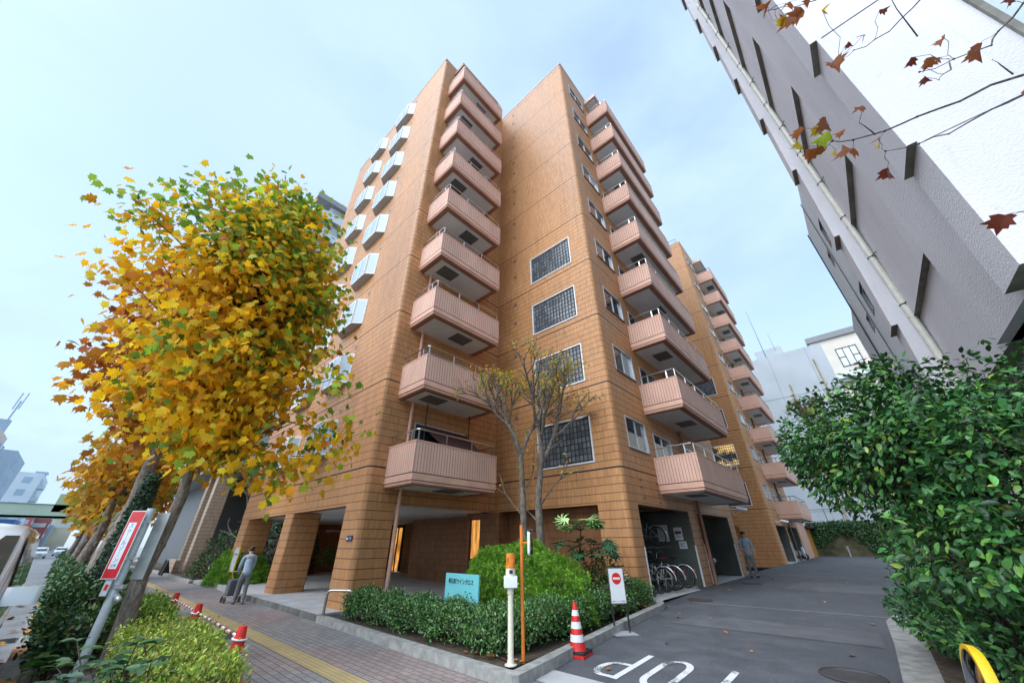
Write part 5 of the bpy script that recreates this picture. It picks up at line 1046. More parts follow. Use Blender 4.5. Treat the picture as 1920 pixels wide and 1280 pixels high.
for i, (xx, yy) in enumerate(((-24.4, 5.05), (-23.6, 5.15))):
    m = MB(); p = [(xx, yy, 0), (xx, yy, .62)]; m.tube(p, .022, 8)
    m.tube([(xx+1.6, yy+.1, .82), (xx+.2, yy, .80), (xx-.12, yy, .78), (xx-.24, yy, .70), (xx-.22, yy, .58), (xx-.1, yy, .55), (xx, yy, .60)], .024, 10); m.tube([(xx+1.5, yy+.1, 0), (xx+1.5, yy+.1, .82)], .022, 8)
    tag(m.build('handrail', M['steel'], None, True), 'curled steel handrail beside the bright maple mound, the %s of the pair' % ('farther' if i == 0 else 'nearer'), 'handrail', 'handrails by the platform step')
g = MB(); g.box(-40, -24.9, 4.5, 4.66, 0, .12); g.box(-24.6, -23.0, 4.62, 5.6, 0, .15); struct(g, 'bed_kerb', M['kerb'], 'low kerb before the shrubs beyond the platform')
g = MB(); g.quad((-60, 4.6, .02), (-23, 4.6, .02), (-23, 14, .02), (-60, 14, .02)); struct(g, 'shrub_bed', M['soil'], 'soil under the shrubs beyond the platform')
# notice board with yellow frame on the platform, behind the pedestrian
t = thing('notice_board', (-20.6, 5.2, .15), 'yellow framed notice board leaning by the far pillar', 'notice board')
m = MB(); e = .04
for a, b, c, d in ((-.35, .35, .45, .49), (-.35, .35, 1.31, 1.35), (-.35, -.31, .49, 1.31), (.31, .35, .49, 1.31)): m.box(-20.6+a, -20.6+b, 5.0, 5.04, .15+c, .15+d)
m.build('frame', M['yellow'], t); m = MB(); m.box(-20.91, -20.29, 5.012, 5.03, .64, 1.46); m.build('sheet', plain('pale_blue_sheet', (.55, .66, .70), .5), t)
for s_ in (-.3, .3): MB().tube([(-20.6+s_, 5.02, .6), (-20.6+s_, 5.2, .15)], .018, 6).build('leg', M['yellow'], t)
m = MB(); m.box(-20.8, -20.4, 5.01, 5.014, 1.2, 1.26); m.build('printed_band', M['blue_ink'], t)
# utility meter boxes by the corner pier
for i, (xx, yy, w_, h_, lb) in enumerate(((-5.02, 9.75, .15, .20, 'small white socket box on a stub post before the corner pier'), (-5.35, 8.35, .12, .22, 'plain pale grey box on a post, behind the no entry board'))):
    t = thing('socket_box', (xx, yy, .15), lb, 'socket box'); m = MB(); m.cbox((xx, yy, .80), (w_, .12, h_), rz=R(35)); m.build('box', M['cream_paint'], t, bevel=.01); post_mb(xx, yy, .15, .72, .025, 10).build('post', M['cream_paint'], t)
    if i == 0: m = MB(); m.cbox((xx+.075, yy-.02, .81), (.012, .05, .10), rz=R(35)); m.build('cover', M['dark_metal'], t)
# yellow rimmed mirror by the camellia
t = thing('round_mirror', (.33, 4.7, .1), 'round convex mirror with a bright yellow rim, low beside the camellia hedge', 'mirror'); c = Vector((.20, 4.72, .66)); ax = Vector((-.62, .70, .28)).normalized()
ax = Vector((-.97, -.12, .15)).normalized()
MB().lathe(c, [(.20, -.03), (.262, -.02), (.275, .0), (.275, .045), (.262, .045)], 40, 0, ax).build('rim', M['yellow'], t, True)
MB().lathe(c+ax*.047, [(.245, 0), (.19, .016), (.1, .027), (.01, .031)], 40, 0, ax).build('mirror_face', M['mirror'], t, True)
post_mb(.36, 4.70, .0, .70, .025, 10).build('post', M['grey_paint'], t)
# security cameras
for xx, yy, zz, lb in ((-4.98, 21.66, 2.95, 'white security camera on the end of the middle block wall'), (-4.95, 33.1, 2.78, 'white security camera low on the corner of the rear block')):
    t = thing('security_camera', (xx, yy, zz), lb, 'security camera', 'security cameras'); d = Vector((.75, .35, -.18)).normalized()
    m = MB(); m.tube([(xx-.06, yy, zz+.05), (xx+.32, yy, zz+.02)], .03, 8); m.tube([(xx-.02, yy, zz), (xx+.12, yy, zz-.2), (xx+.35, yy, zz-.1)], .012, 6); m.build('arm', M['white'], t, True)
    a = Vector((xx+.26, yy, zz+.08)); MB().tube([a, a+d*.46], .085, 12).build('housing', M['white'], t, True); MB().tube([a+d*.46, a+d*.48], .06, 12).build('lens', M['navy'], t)
# notices in the bicycle bay
for k, (x0, x1, za, zb, red) in enumerate(((-6.35, -5.95, 1.62, 2.18, 0), (-5.72, -5.42, 1.66, 2.08, 1), (-5.62, -5.34, 1.38, 1.62, 0))):
    lb = ('largest printed notice on the grey green bay wall', 'printed notice with a dark red band on the bay wall', 'lowest and smallest notice on the bay wall')[k]
    t = thing('paper_notice', (x0, 15.46, za), lb, 'notice', 'paper notices in the bicycle bay'); m = MB(); m.box(x0, x1, 15.47, 15.49, za, zb); m.build('sheet', M['white'], t)
    m = MB(); n = 7 if k == 0 else 4
    for i in range(n):
        zz = zb-.06-(zb-za-.1)*i/n
        if not (red and i == 1): m.box(x0+.04, x1-.04-.05*(i % 3), 15.464, 15.471, zz-.014, zz)
    m.build('print', M['hatch'], t)
    if red: m = MB(); m.box(x0+.03, x1-.03, 15.463, 15.471, zb-.21, zb-.12); m.build('red_band', plain('dark_red_print', (.25, .02, .03), .5), t)
# bicycle rack and bicycles
t = thing('bicycle_rack', (-6.3, 12.6, .2), 'two tier grey steel bicycle rack inside the open bay', 'bicycle rack'); gm = plain('rack_steel', (.16, .19, .19), .4, .6)
for yy in (11.6, 13.1, 14.5): m = MB(); m.box(-6.6, -6.5, yy-.04, yy+.04, .2, 2.2); m.build('upright', gm, t)
for k in range(6):
    yy = 11.5+.55*k; m = MB(); m.box(-7.4, -5.35, yy-.05, yy-.04, .26, .31); m.box(-7.4, -5.35, yy+.04, yy+.05, .26, .31); m.box(-7.4, -5.35, yy-.04, yy+.04, .25, .262); m.build('floor_channel', gm, t)
    m = MB(); m.box(-7.5, -5.6, yy+.2, yy+.21, 1.42, 1.47); m.box(-7.5, -5.6, yy+.29, yy+.30, 1.42, 1.47); m.build('upper_channel', gm, t)
    MB().tube(hooppath(-5.9, yy-.13, -5.62, yy-.13, .95, .26, .10), .016, 8).build('wheel_hoop', M['steel'], t, True)
def bicycle(loc, label, col, basket, seat, front=1):
    t = thing('bicycle', loc, label, 'bicycle', 'bicycles in the open bay'); x, y, z = loc; f = front; rw = .32
    P = lambda a, b, h: Vector((x+f*a, y+b, z+h))
    for a in (-.52, .52):
        w_ = MB().torus(P(a, 0, rw), (0, 1, 0), rw-.02, .02, 32, 6).build('wheel', M['black'], t, True); s_ = MB(); s_.torus(P(a, 0, rw), (0, 1, 0), rw-.045, .009, 32, 5)
        for i in range(14): q = 2*math.pi*i/14; s_.tube([P(a, 0, rw), P(a+(rw-.045)*math.cos(q), 0, rw+(rw-.045)*math.sin(q))], .0022, 3, cap=False)
        s_.tube([P(a, -.04, rw), P(a, .04, rw)], .02, 8); s_.build('rim', M['steel'], w_, True)
    m = MB(); bb = P(-.08, 0, .28); hd = P(.40, 0, .72); st = P(-.20, 0, .74)
    for a, b, r_ in ((bb, P(.385, 0, .62), .02), (bb, st, .016), (P(.36, 0, .84), P(.44, 0, .56), .02), (P(-.52, .05, rw), bb, .009), (P(-.52, -.05, rw), bb, .009), (P(-.52, .05, rw), P(-.19, 0, .66), .008), (P(-.52, -.05, rw), P(-.19, 0, .66), .008), (P(.43, .05, .58), P(.52, .05, rw), .011), (P(.43, -.05, .58), P(.52, -.05, rw), .011), (P(-.16, 0, .52), P(.36, 0, .68), .016)): m.tube([a, b], r_, 8)
    m.build('frame', col, t, True)
    m = MB(); m.tube([P(.36, 0, .84), P(.35, 0, .98)], .013, 8); m.tube([P(.18, .28, 1.02), P(.30, .24, 1.05), P(.35, .08, 1.0), P(.35, -.08, 1.0), P(.30, -.24, 1.05), P(.18, -.28, 1.02)], .012, 8); m.build('handlebar', M['steel'], t, True)
    m = MB(); m.ball(P(-.23, 0, .86), (.13, .075, .035)); m.tube([st, P(-.22, 0, .85)], .012, 8); m.build('saddle', seat, t, True)
    arcp = lambda cx, a0, a1, r_: [P(cx+r_*math.cos(R(a)), 0, rw+r_*math.sin(R(a))) for a in range(a0, a1+1, 12)]
    MB().tube(arcp(-.52, 40, 190, .35), .016, 5).build('mudguard', M['alu'], t, True); MB().tube(arcp(.52, 20, 130, .35), .016, 5).build('mudguard', M['alu'], t, True)
    m = MB(); m.tube([P(-.08, -.09, .28), P(-.08, .09, .28)], .014, 6); m.lathe(P(-.08, .05, .28), [(.09, 0), (.09, .006)], 20, 0, (0, 1, 0)); m.tube([P(-.08, .09, .28), P(.06, .10, .22)], .01, 6); m.tube([P(-.08, -.09, .28), P(-.22, -.10, .34)], .01, 6); m.build('crank', M['steel'], t, True)
    m = MB(); m.cbox(P(-.86, 0, .52), (.03, .05, .07)); m.build('rear_reflector', M['red'], t)
    if basket:
        m = MB()
        for h in (0, .08, .16, .24):
            e = .15+.02*h*4; m.tube([P(.50, -e, .72+h), P(.50+.26+.08*h, -e, .72+h), P(.50+.26+.08*h, e, .72+h), P(.50, e, .72+h), P(.50, -e, .72+h)], .006, 4)
        for i in range(7): q = -.15+.05*i; m.tube([P(.76, q, .72), P(.78, q*1.1, .96)], .004, 4); m.tube([P(.50, q, .72), P(.50, q*1.1, .96)], .004, 4)
        m.build('basket', M['dark_metal'], t)
    return t
P1 = plain('cream_bike_frame', (.72, .66, .55), .35); P2 = plain('navy_bike_frame', (.02, .03, .07), .35); P3 = plain('grey_bike_frame', (.35, .37, .38), .35)
sd1 = plain('maroon_saddle', (.16, .03, .03), .5); sd2 = plain('black_saddle', (.02, .02, .025), .5)
bicycle((-5.80, 13.5, .27), 'cream framed bicycle with maroon saddle on the lower rack', P1, False, sd1, -1)
bicycle((-5.78, 14.45, .26), 'dark bicycle with black wire basket nearest the bay wall', P2, True, sd2, -1)
bicycle((-6.32, 14.05, 1.46), 'grey bicycle on the upper tier of the rack', P3, False, sd2, -1)
bicycle((-5.9, 13.0, .27), 'grey bicycle deep in the lower rack beside the corner pier', P3, False, sd2, -1)
# shade cloth and tension poles on the lowest street wing balcony
t = thing('sunshade', (-10.3, 7.8, 5.2), 'maroon shade cloth stretched from two dark tension poles on the lowest street wing balcony', 'sunshade')
m = MB(); n = 8
for i in range(n):
    a, b = i/n, (i+1)/n; f = lambda q: (-10.25+1.2*q, 5.12-.92*q-.10*math.sin(q*math.pi))
    m.quad((f(a)[0], 6.75+.25*a, f(a)[1]), (f(b)[0], 6.75+.25*b, f(b)[1]), (f(b)[0], 8.72, f(b)[1]), (f(a)[0], 8.72, f(a)[1]))
m.build('cloth', M['maroon'], t, True)
for yy in (6.75, 8.7): post_mb(-10.15, yy, 3.3, 5.86, .018, 8).build('tension_pole', M['black'], t); 
# laundry stand and small things on the balconies
for k, (xx, yy, zz, lb) in enumerate(((-4.4, 16.2, 3.34, 'white folding clothes airer on the lowest middle block balcony'), (-4.45, 14.6, 3.34+FL*2, 'white folding clothes airer on the third middle block balcony up'), (-4.4, 39, 3.34, 'grey folding clothes airer on the lowest rear block balcony'))):
    m = MB()
    for s_ in (-.3, .3): m.tube([(xx-.25, yy+s_, zz), (xx+.2, yy+s_, zz+1.25)], .014, 6); m.tube([(xx+.25, yy+s_, zz), (xx-.2, yy+s_, zz+1.25)], .014, 6)
    for i in range(5): q = .3+.2*i; m.tube([(xx-.25+.45*q/1.25, yy-.3, zz+q), (xx-.25+.45*q/1.25, yy+.3, zz+q)], .008, 5)
    tag(m.build('clothes_airer', M['white'] if k < 2 else M['grey_paint']), lb, 'clothes airer', 'clothes airers on balconies')

# ================================================================ VEHICLES
def vehicle(name, loc, rz, L_, W_, H_, bonnet, label, paint, cat='car', group=None, belt=None, van=False, front='hl'):
    """body lofted from cross sections; local +X is forward"""
    t = thing(name, loc, label, cat, group); belt = belt or H_*.55; x0 = L_/2
    if van: prof = [(x0, .42, .80, .80), (x0-.06, .30, .98, .98), (x0-.35, .24, 1.06, 1.06), (x0-.55, .22, 1.10, 1.12), (x0-1.35, .2, 1.10, H_-.10), (x0-1.8, .2, 1.10, H_), (-x0+.6, .2, 1.10, H_), (-x0+.12, .24, 1.10, H_-.05), (-x0, .34, 1.08, H_-.35)]
    else: prof = [(x0, .38, .60, .60), (x0-.07, .28, .72, .72), (x0-.4, .22, .80, .80), (x0-bonnet, .2, .92, .95), (x0-bonnet-.7, .2, .93, H_-.05), (x0-bonnet-1.2, .2, .93, H_), (-x0+1.3, .2, .95, H_-.03), (-x0+.6, .22, .97, 1.02 if L_ > 3.8 else H_-.1), (-x0+.1, .26, .96, .98), (-x0, .4, .9, .9)]
    q = Matrix.Rotation(rz, 3, 'Z'); wp = lambda a, b, h: Vector(loc)+q @ Vector((a, b, h)); hw = W_/2
    def sec(x, z0, zb, zt, k):
        nz = .90 if k in (0, len(prof)-1) else (.965 if k in (1, len(prof)-2) else 1); w_ = hw*nz; cab = zt-zb > .08; wt = w_*(1-.20*min(1, (zt-zb)/.75)) if cab else w_*.93
        h = [(w_*.90, z0), (w_*.97, z0+.10), (w_, (z0+zb)/2), (w_*.985, zb-.03), (w_*.96, zb)]+([(wt+(w_*.96-wt)*.5, zb+(zt-zb)*.5), (wt+.02, zt-.09), (wt-.05, zt-.025), (wt*.62, zt)] if cab else [(w_*.93, zb+.004), (w_*.88, zb+.012), (w_*.80, zb+.022), (w_*.5, zb+.03)])
        return [(x, b, z) for b, z in h]+[(x, -b, z) for b, z in h[::-1]]
    m = MB(); secs = [sec(*p, k) for k, p in enumerate(prof)]; n = len(secs[0])
    for s_ in secs: m.v += [tuple(wp(*p)) for p in s_]
    for i in range(len(secs)-1):
        for j in range(n-1): m.f.append((i*n+j, i*n+j+1, (i+1)*n+j+1, (i+1)*n+j)); m.mi.append(0)
        m.f.append((i*n+n-1, i*n, (i+1)*n, (i+1)*n+n-1)); m.mi.append(0)
    m.f += [tuple(range(n-1, -1, -1)), tuple((len(secs)-1)*n+j for j in range(n))]; m.mi += [0, 0]
    body = m.build('body', paint, t, True, sharp=42)
    cabs = [k for k, p in enumerate(prof) if p[3]-p[2] > .3]; a, b = cabs[0], cabs[-1]
    for s_ in (1, -1):
        xs = [prof[a][0]-.08, (prof[a][0]+prof[b][0])/2, prof[b][0]+(.12 if van else -.15)]; pairs = [(xs[0], xs[1]+.05), (xs[1]-.05, xs[2])] if not van else [(prof[a][0]-.05, prof[a][0]-1.0), (prof[a][0]-1.1, -.85), (-.95, prof[b][0]+.1)]
        for xa, xb in pairs:
            g_ = MB()
            for (za, zb_) in ((belt_z(prof, xa)+.04, H_-.16),):
                y1, y2 = hw*.975, hw*.80+.032; g_.quad(wp(xa, s_*y1, za), wp(xb, s_*y1, za), wp(xb, s_*(y2+.012), zb_), wp(xa-(.35 if xa == pairs[0][0] and not van else 0), s_*(y2+.012), zb_))
            g_.build('side_window', M['glass'], t)
    xw0, zw0 = prof[a-1][0]+(-.02), prof[a-1][3]; xw1, zw1 = prof[a][0], prof[a][3]; wd = hw*.80
    g_ = MB(); nv = Vector((zw1-zw0, 0, xw0-xw1)).normalized()*.014; g_.quad(wp(xw0+nv.x, -hw*.86, zw0+.05+nv.z), wp(xw0+nv.x, hw*.86, zw0+.05+nv.z), wp(xw1+nv.x+.03, wd-.03, zw1-.06+nv.z), wp(xw1+nv.x+.03, -wd+.03, zw1-.06+nv.z)); g_.build('windscreen', M['glass'], t)
    for s_ in (1, -1):
        o = MB(); k = len(o.v); o.prism(rrect(.10, .15, .06), -.09, .09); 
        for i in range(k, len(o.v)): v = o.v[i]; o.v[i] = tuple(wp(prof[a-1][0]-.28+v[0], s_*(hw+.10)+v[1], belt+.08+v[2]))
        o.tube([wp(prof[a-1][0]-.28, s_*hw*.9, belt+.0), wp(prof[a-1][0]-.28, s_*(hw+.08), belt+.05)], .03, 6); o.build('wing_mirror', paint, t, True)
        h_ = MB(); hx = x0-.06; h_.ball(wp(hx, s_*hw*.68, .72 if van else .62), (.10, .16, .09), 10, 7); h_.build('headlight', M['white'], t, True)
        for xx in (x0-.85, -x0+.85):
            w_ = MB().lathe(wp(xx, s_*(hw-.09), .32), [(.22, -.09), (.32, -.09), (.32, .09), (.22, .09)], 24, 0, q @ Vector((0, 1, 0))).build('wheel', M['black'], t, True); MB().lathe(wp(xx, s_*(hw-.09), .32), [(.2, -.092), (.215, .092), (.05, .098)], 18, 0, q @ Vector((0, s_, 0))).build('rim', M['alu'], w_, True)
    m = MB(); m.cbox((0, 0, 0), (.02, W_*.5, .12)); m.v = [tuple(wp(x0+v[0]+.0, v[1], .52+v[2])) for v in m.v]; m.build('grille', M['dark_metal'], t)
    m = MB(); m.cbox((0, 0, 0), (.012, .33, .165)); m.v = [tuple(wp(x0+.02+v[0], v[1], .40+v[2])) for v in m.v]; m.build('licence_plate', M['white'], t)
    return t
def belt_z(prof, x): return prof[4][2] if len(prof) == 9 else .95
vehicle('minivan', (-9.35, -1.16, -.115), 0, 4.75, 1.82, 1.98, 0, 'white minivan with dark side glass passing along the kerb at the edge of view', M['car_white'], 'van', van=True, belt=1.12)
for k, (xx, yy, dk, lb) in enumerate(((-96, -2.6, 0, 'white saloon car driving up the street in the distance'), (-110, -5.6, 1, 'dark car in the far traffic lane'), (-118, -.5, 0, 'white car stopped by the kerb beyond the far road signs'))):
    vehicle('car', (xx, yy, -.115), 0, 4.4, 1.75, 1.48, 1.25, lb, M['car_dark'] if dk else M['car_white'], group='cars far along the street')
vehicle('parked_car', (-7.55, 18.7, .27), 0, 3.9, 1.7, 1.5, 1.1, 'dark hatchback parked inside the second open bay', M['car_dark'])
t = thing('motor_scooter', (-5.5, 41.6, .28), 'black and white scooter parked in the last bay of the rear block', 'scooter')
m = MB(); m.ball((-5.6, 41.6, .75), (.55, .17, .22)); m.ball((-5.05, 41.6, .85), (.16, .2, .36)); m.build('body', M['car_white'], t, True); m = MB(); m.ball((-5.75, 41.6, .98), (.4, .14, .08)); m.build('seat', M['black'], t, True)
for xx in (-5.0, -6.1): MB().torus((xx, 41.6, .5), (0, 1, 0), .18, .06, 20, 8).build('wheel', M['black'], t, True)
MB().tube([(-5.12, 41.25, 1.3), (-5.05, 41.6, 1.25), (-5.12, 41.95, 1.3)], .02, 6).build('handlebar', M['dark_metal'], t)

# ================================================================ PEOPLE
def skin_mesh(name, parent, pts, edges, rad, mat, root=0, sub=2):
    o_ = org(parent); me = bpy.data.meshes.new(name); me.from_pydata([tuple(Vector(p)-o_) for p in pts], edges, []); me.materials.append(mat)
    o = bpy.data.objects.new(name, me); COL.objects.link(o); ORG[o.name] = o_.copy(); o.parent = parent
    sm = o.modifiers.new('skin', 'SKIN'); sm.use_smooth_shade = True
    for i, v in enumerate(me.skin_vertices[0].data): v.radius = rad[i] if hasattr(rad[i], '__len__') else (rad[i], rad[i]); v.use_root = (i == root)
    s = o.modifiers.new('subdivision', 'SUBSURF'); s.levels = sub; s.render_levels = sub; return o
def person(loc, rz, H_, lean, label, top, bot, shoe, arms, stride=.12, hair=True, legb=0):
    t = thing('person', loc, label, 'person'); s = H_/1.72; q = Matrix.Rotation(rz, 3, 'Z')
    P = lambda a, b, h: Vector(loc)+q @ Vector((a*s, b*s, h*s))           # +X forward, +Y left
    hip = .90-legb*.3; lx = math.sin(lean); lz = math.cos(lean); T = lambda d, b=0, f=0: (lx*d+f*lz, b, hip+lz*d-f*lx)
    pts = [T(0), T(.22), T(.42), T(.53), T(.60), T(.68, 0, .02), T(.76, 0, .03), T(.82, 0, .02)]; rad = [.115, .105, .125, .085, .05, .075, .088, .06]; ed = [(i, i+1) for i in range(7)]
    def add(p, r_, par): pts.append(p); rad.append(r_*1.0); ed.append((par, len(pts)-1)); return len(pts)-1
    hands = []
    for sd, (e, h) in zip((1, -1), arms):
        a = add(T(.50, sd*.17), .055, 3); a = add(e, .042, a); a = add(h, .028, a); f = Vector(h)-Vector(e); f.normalize(); b_ = add(tuple(Vector(h)+f*.06), .03, a); hands.append((b_, f, sd))
        for j in range(4):
            off = Vector((0, (.024-.016*j), 0)); k = add(tuple(Vector(h)+f*.10+off), .0095, b_); add(tuple(Vector(h)+f*(.135+.012*(j in (1, 2)))+off+Vector((.012, 0, -.015))), .0085, k)
        k = add(tuple(Vector(h)+f*.055+Vector((.03, -sd*.02, .0))), .010, a)
    legs = []
    for sd in (1, -1):
        fx = sd*stride; kn = (fx*.55+.05+legb*.25, sd*.10, .48-legb*.1); a = add((0, sd*.085, hip-.06), .088, 0); a = add(kn, .058, a); a = add((fx-.02, sd*.10, .09), .040, a); b_ = add((fx+.12, sd*.11, .035), .034, a); legs.append((kn, fx, sd))
    body = skin_mesh('body', t, [P(*p) for p in pts], ed, [r_*s for r_ in rad], M['skin'])
    # clothes: slightly larger skins over the same skeleton
    jp = [T(-.13), T(.22), T(.42), T(.535)]; jr = [.155, .135, .15, .10]; je = [(0, 1), (1, 2), (2, 3)]
    for sd, (e, h) in zip((1, -1), arms):
        n = len(jp); jp += [T(.50, sd*.175), e, tuple(Vector(h)-(Vector(h)-Vector(e)).normalized()*.02)]; jr += [.072, .056, .042]; je += [(3, n), (n, n+1), (n+1, n+2)]
    skin_mesh('jacket', t, [P(*p) for p in jp], je, [r_*s for r_ in jr], top)
    tp = [T(.06), T(-.05)]; tr_ = [.13, .135]; te = [(0, 1)]
    for kn, fx, sd in legs: n = len(tp); tp += [(0, sd*.088, hip-.08), kn, (fx-.02, sd*.10, .10)]; tr_ += [.10, .072, .058]; te += [(1, n), (n, n+1), (n+1, n+2)]
    skin_mesh('trousers', t, [P(*p) for p in tp], te, [r_*s for r_ in tr_], bot)
    for kn, fx, sd in legs: skin_mesh('shoe', t, [P(fx-.06, sd*.10, .045), P(fx+.06, sd*.11, .045), P(fx+.16, sd*.115, .035)], [(0, 1), (1, 2)], [.046*s, .046*s, .034*s], shoe, 1)
    hc = Vector(T(.755, 0, .03)); hm = MB(); c = P(hc.x-.018, 0, hc.z+.03); hm.ball(c, (.098*s, .092*s, .10*s), 14, 10); hm.build('hair', M['hair'], t, True)
    fc = Vector(T(.74, 0, .115)); nm = MB(); nm.ball(P(fc.x, 0, fc.z-.015), (.016*s, .013*s, .022*s), 8, 6)
    for sd in (1, -1): nm.ball(P(hc.x, sd*.088, hc.z-.01), (.018*s, .012*s, .03*s), 8, 6)
    nm.build('face_features', M['skin'], t, True); em = MB()
    for sd in (1, -1): em.ball(P(fc.x-.012, sd*.034, fc.z+.015), (.008*s, .012*s, .007*s), 7, 5)
    em.build('eyes', M['black'], t, True); return t
# shopper bent over a small wheeled trolley, walking along the pavement
person((-15.3, 4.18, 0), R(176), 1.56, R(24), 'person in a pale blue jacket stooping over a wheeled shopping trolley on the pavement', M['cloth_blue'], M['cloth_grey'], M['shoe'],
       [((.34, .20, 1.04), (.52, .15, .92)), ((.34, -.20, 1.04), (.52, -.15, .92))], .14)
t = thing('shopping_trolley', (-15.95, 4.12, 0), 'small dark wheeled shopping trolley pushed by the stooping person', 'trolley'); cx, cy = -15.98, 4.13
m = MB(); m.box(cx-.16, cx+.16, cy-.19, cy+.19, .18, .62); m.build('bag', plain('dark_grey_bag', (.12, .13, .14), .8), t, bevel=.04)
m = MB()
for s_ in (-.18, .18): m.tube([(cx-.15, cy+s_, .10), (cx-.10, cy+s_, .5), (cx+.14, cy+s_, .84), (cx+.2, cy+s_*.85, .84)], .013, 7)
m.tube([(cx+.2, cy-.16, .84), (cx+.2, cy+.16, .84)], .018, 8); m.build('frame', M['steel'], t, True)
for dx in (-.17, .17):
    for s_ in (-.2, .2): MB().torus((cx+dx, cy+s_, .085), (0, 1, 0), .06, .024, 18, 7).build('wheel', M['black'], t, True)
person((-4.5, 20.4, .26), R(-65), 1.70, R(3), 'person in a pale blue shirt and grey trousers standing before the second open bay', M['cloth_blue'], M['cloth_grey'], M['black'],
       [((.02, .25, 1.12), (.14, .22, .88)), ((.05, -.25, 1.12), (.22, -.16, 1.0))], .07)

# ================================================================ DOWN THE STREET
for k, (xx, yy, lb) in enumerate(((-31, .75, 'back of a round traffic sign on a white pole above the dark street hedge'), (-28, .95, 'back of a diamond shaped traffic sign on a white pole above the dark street hedge'))):
    t = thing('traffic_sign', (xx, yy, 0), lb, 'traffic sign'); post_mb(xx, yy, 0, 3.1, .045, 10).build('pole', M['white'], t)
    m = MB()
    if k == 0: m.lathe((xx+.06, yy, 2.7), [(.33, 0), (.33, .012)], 28, 0, (1, 0, 0))
    else: m.cbox((xx+.06, yy, 2.95), (.012, .62, .62), M4=Matrix.Rotation(R(45), 4, 'X'))
    m.build('sign_back', M['grey_paint'], t)
t = thing('footbridge', (-92, -10, 0), 'pale green pedestrian footbridge crossing the street in the distance', 'footbridge')
m = MB(); m.box(-93, -91, -34, 3.2, 5.15, 5.45); m.box(-91.2, -91, -34, 3.2, 5.15, 6.95); m.box(-93, -92.8, -34, 3.2, 5.15, 6.95); m.build('deck', M['bridge'], t)
m = MB(); m.box(-96, -91, -3.6, 4.2, 6.0, 8.5); m.build('stair_head', plain('olive_green_panel', (.40, .46, .24), .6), t)
m = MB(); m.box(-91.0, -90.9, -34, 3.2, 6.95, 7.03); m.box(-91.0, -90.9, -34, 3.2, 5.1, 5.16); m.build('edge_trim', plain('dark_green_trim', (.13, .17, .12), .6), t)
for yy in (-20, 2.2): MB().box(-92.3, -91.7, yy-.3, yy+.3, -.1, 5.2).build('pier', M['bridge'], t)
m = MB(); m.add([(-91, 1.2, 5.2), (-91, 2.6, 5.2), (-78, 1.9, 0), (-78, .6, 0), (-91, 1.2, 6.4), (-91, 2.6, 6.4), (-78, 1.9, 1.2), (-78, .6, 1.2)], ((0, 1, 2, 3), (0, 3, 7, 4), (1, 5, 6, 2), (3, 2, 6, 7), (0, 4, 5, 1))); m.build('stair', plain('grey_stair', (.40, .43, .46), .6), t)
# neighbour beyond the flats: beige columns, canopy, balconied tower
t = thing('balcony_tower', (-36, 5.2, 0), 'white balconied apartment tower behind the street trees, with beige tiled columns at its foot', 'building')
m = MB(); m.box(-62, -36.6, 6.8, 26, 7.4, 38.4); m.box(-62, -36, 5.0, 26, 38.1, 38.9, 1); m.build('wall', [M['far_white'], plain('tower_soffit_grey', (.30, .30, .31), .7)], t)
for k in range(10):
    z = 7.6+3.08*k; m = MB(); m.box(-61, -35.9, 5.15, 6.8, z, z+.22, 1); m.box(-36.6, -35.9, 6.8, 25.5, z, z+.22, 1); m.box(-61, -35.88, 5.1, 5.2, z+.1, z+1.2, 0); m.box(-35.98, -35.88, 5.2, 25.5, z+.1, z+1.2, 0); m.build('balcony', [M['far_white'], bpy.data.materials['tower_soffit_grey']], t)
    p = MB(); p.quad((-36.58, 7.2, z+.3), (-36.58, 25, z+.3), (-36.58, 25, z+2.5), (-36.58, 7.2, z+2.5)); p.build('window_band', M['glass_pale'], t)
for xx in (-42, -48, -54): MB().box(xx-.3, xx+.3, 4.95, 5.1, 7.4, 38.1).build('fin', M['far_white'], t)
for xx, yy in ((-35.6, 6.3), (-39.0, 6.4)): MB().box(xx-.45, xx+.45, yy-.45, yy+.45, 0, 6.6).build('column', M['beige_tile'], t)
m = MB(); m.box(-62, -34.6, 5.3, 12, 6.6, 7.4); 
for k in range(7): m.box(-62, -34.55, 5.25, 5.3, 6.62+.11*k, 6.68+.11*k)
m.build('canopy', plain('grey_canopy', (.36, .40, .44), .5), t)
m = MB(); m.box(-62, -40.5, 6.9, 12, 0, 6.6, 0); m.box(-40.5, -37, 9.5, 12, 0, 6.6, 0); m.build('ground_floor_wall', plain('dark_louvre_grey', (.13, .14, .15), .6), t)
m = MB(); m.box(-36.5, -33.6, 5.0, 5.3, 0, .75); m.build('low_wall', M['beige_tile'], t)
for k, (xx, yy) in enumerate(((-33.8, 4.4), (-33.1, 4.42))):
    tag(MB().add([(xx, yy, 0), (xx+.5, yy, 0), (xx+.5, yy+.1, .8), (xx, yy+.1, .8), (xx, yy+.4, 0), (xx+.5, yy+.4, 0)], ((0, 1, 2, 3), (5, 4, 3, 2), (1, 5, 2), (0, 3, 4))).build('folding_sign', M['black']), 'small black folding sign on the pavement by the beige columns, the %s of two' % ('farther' if k == 0 else 'nearer'), 'sign', 'folding signs by the columns')
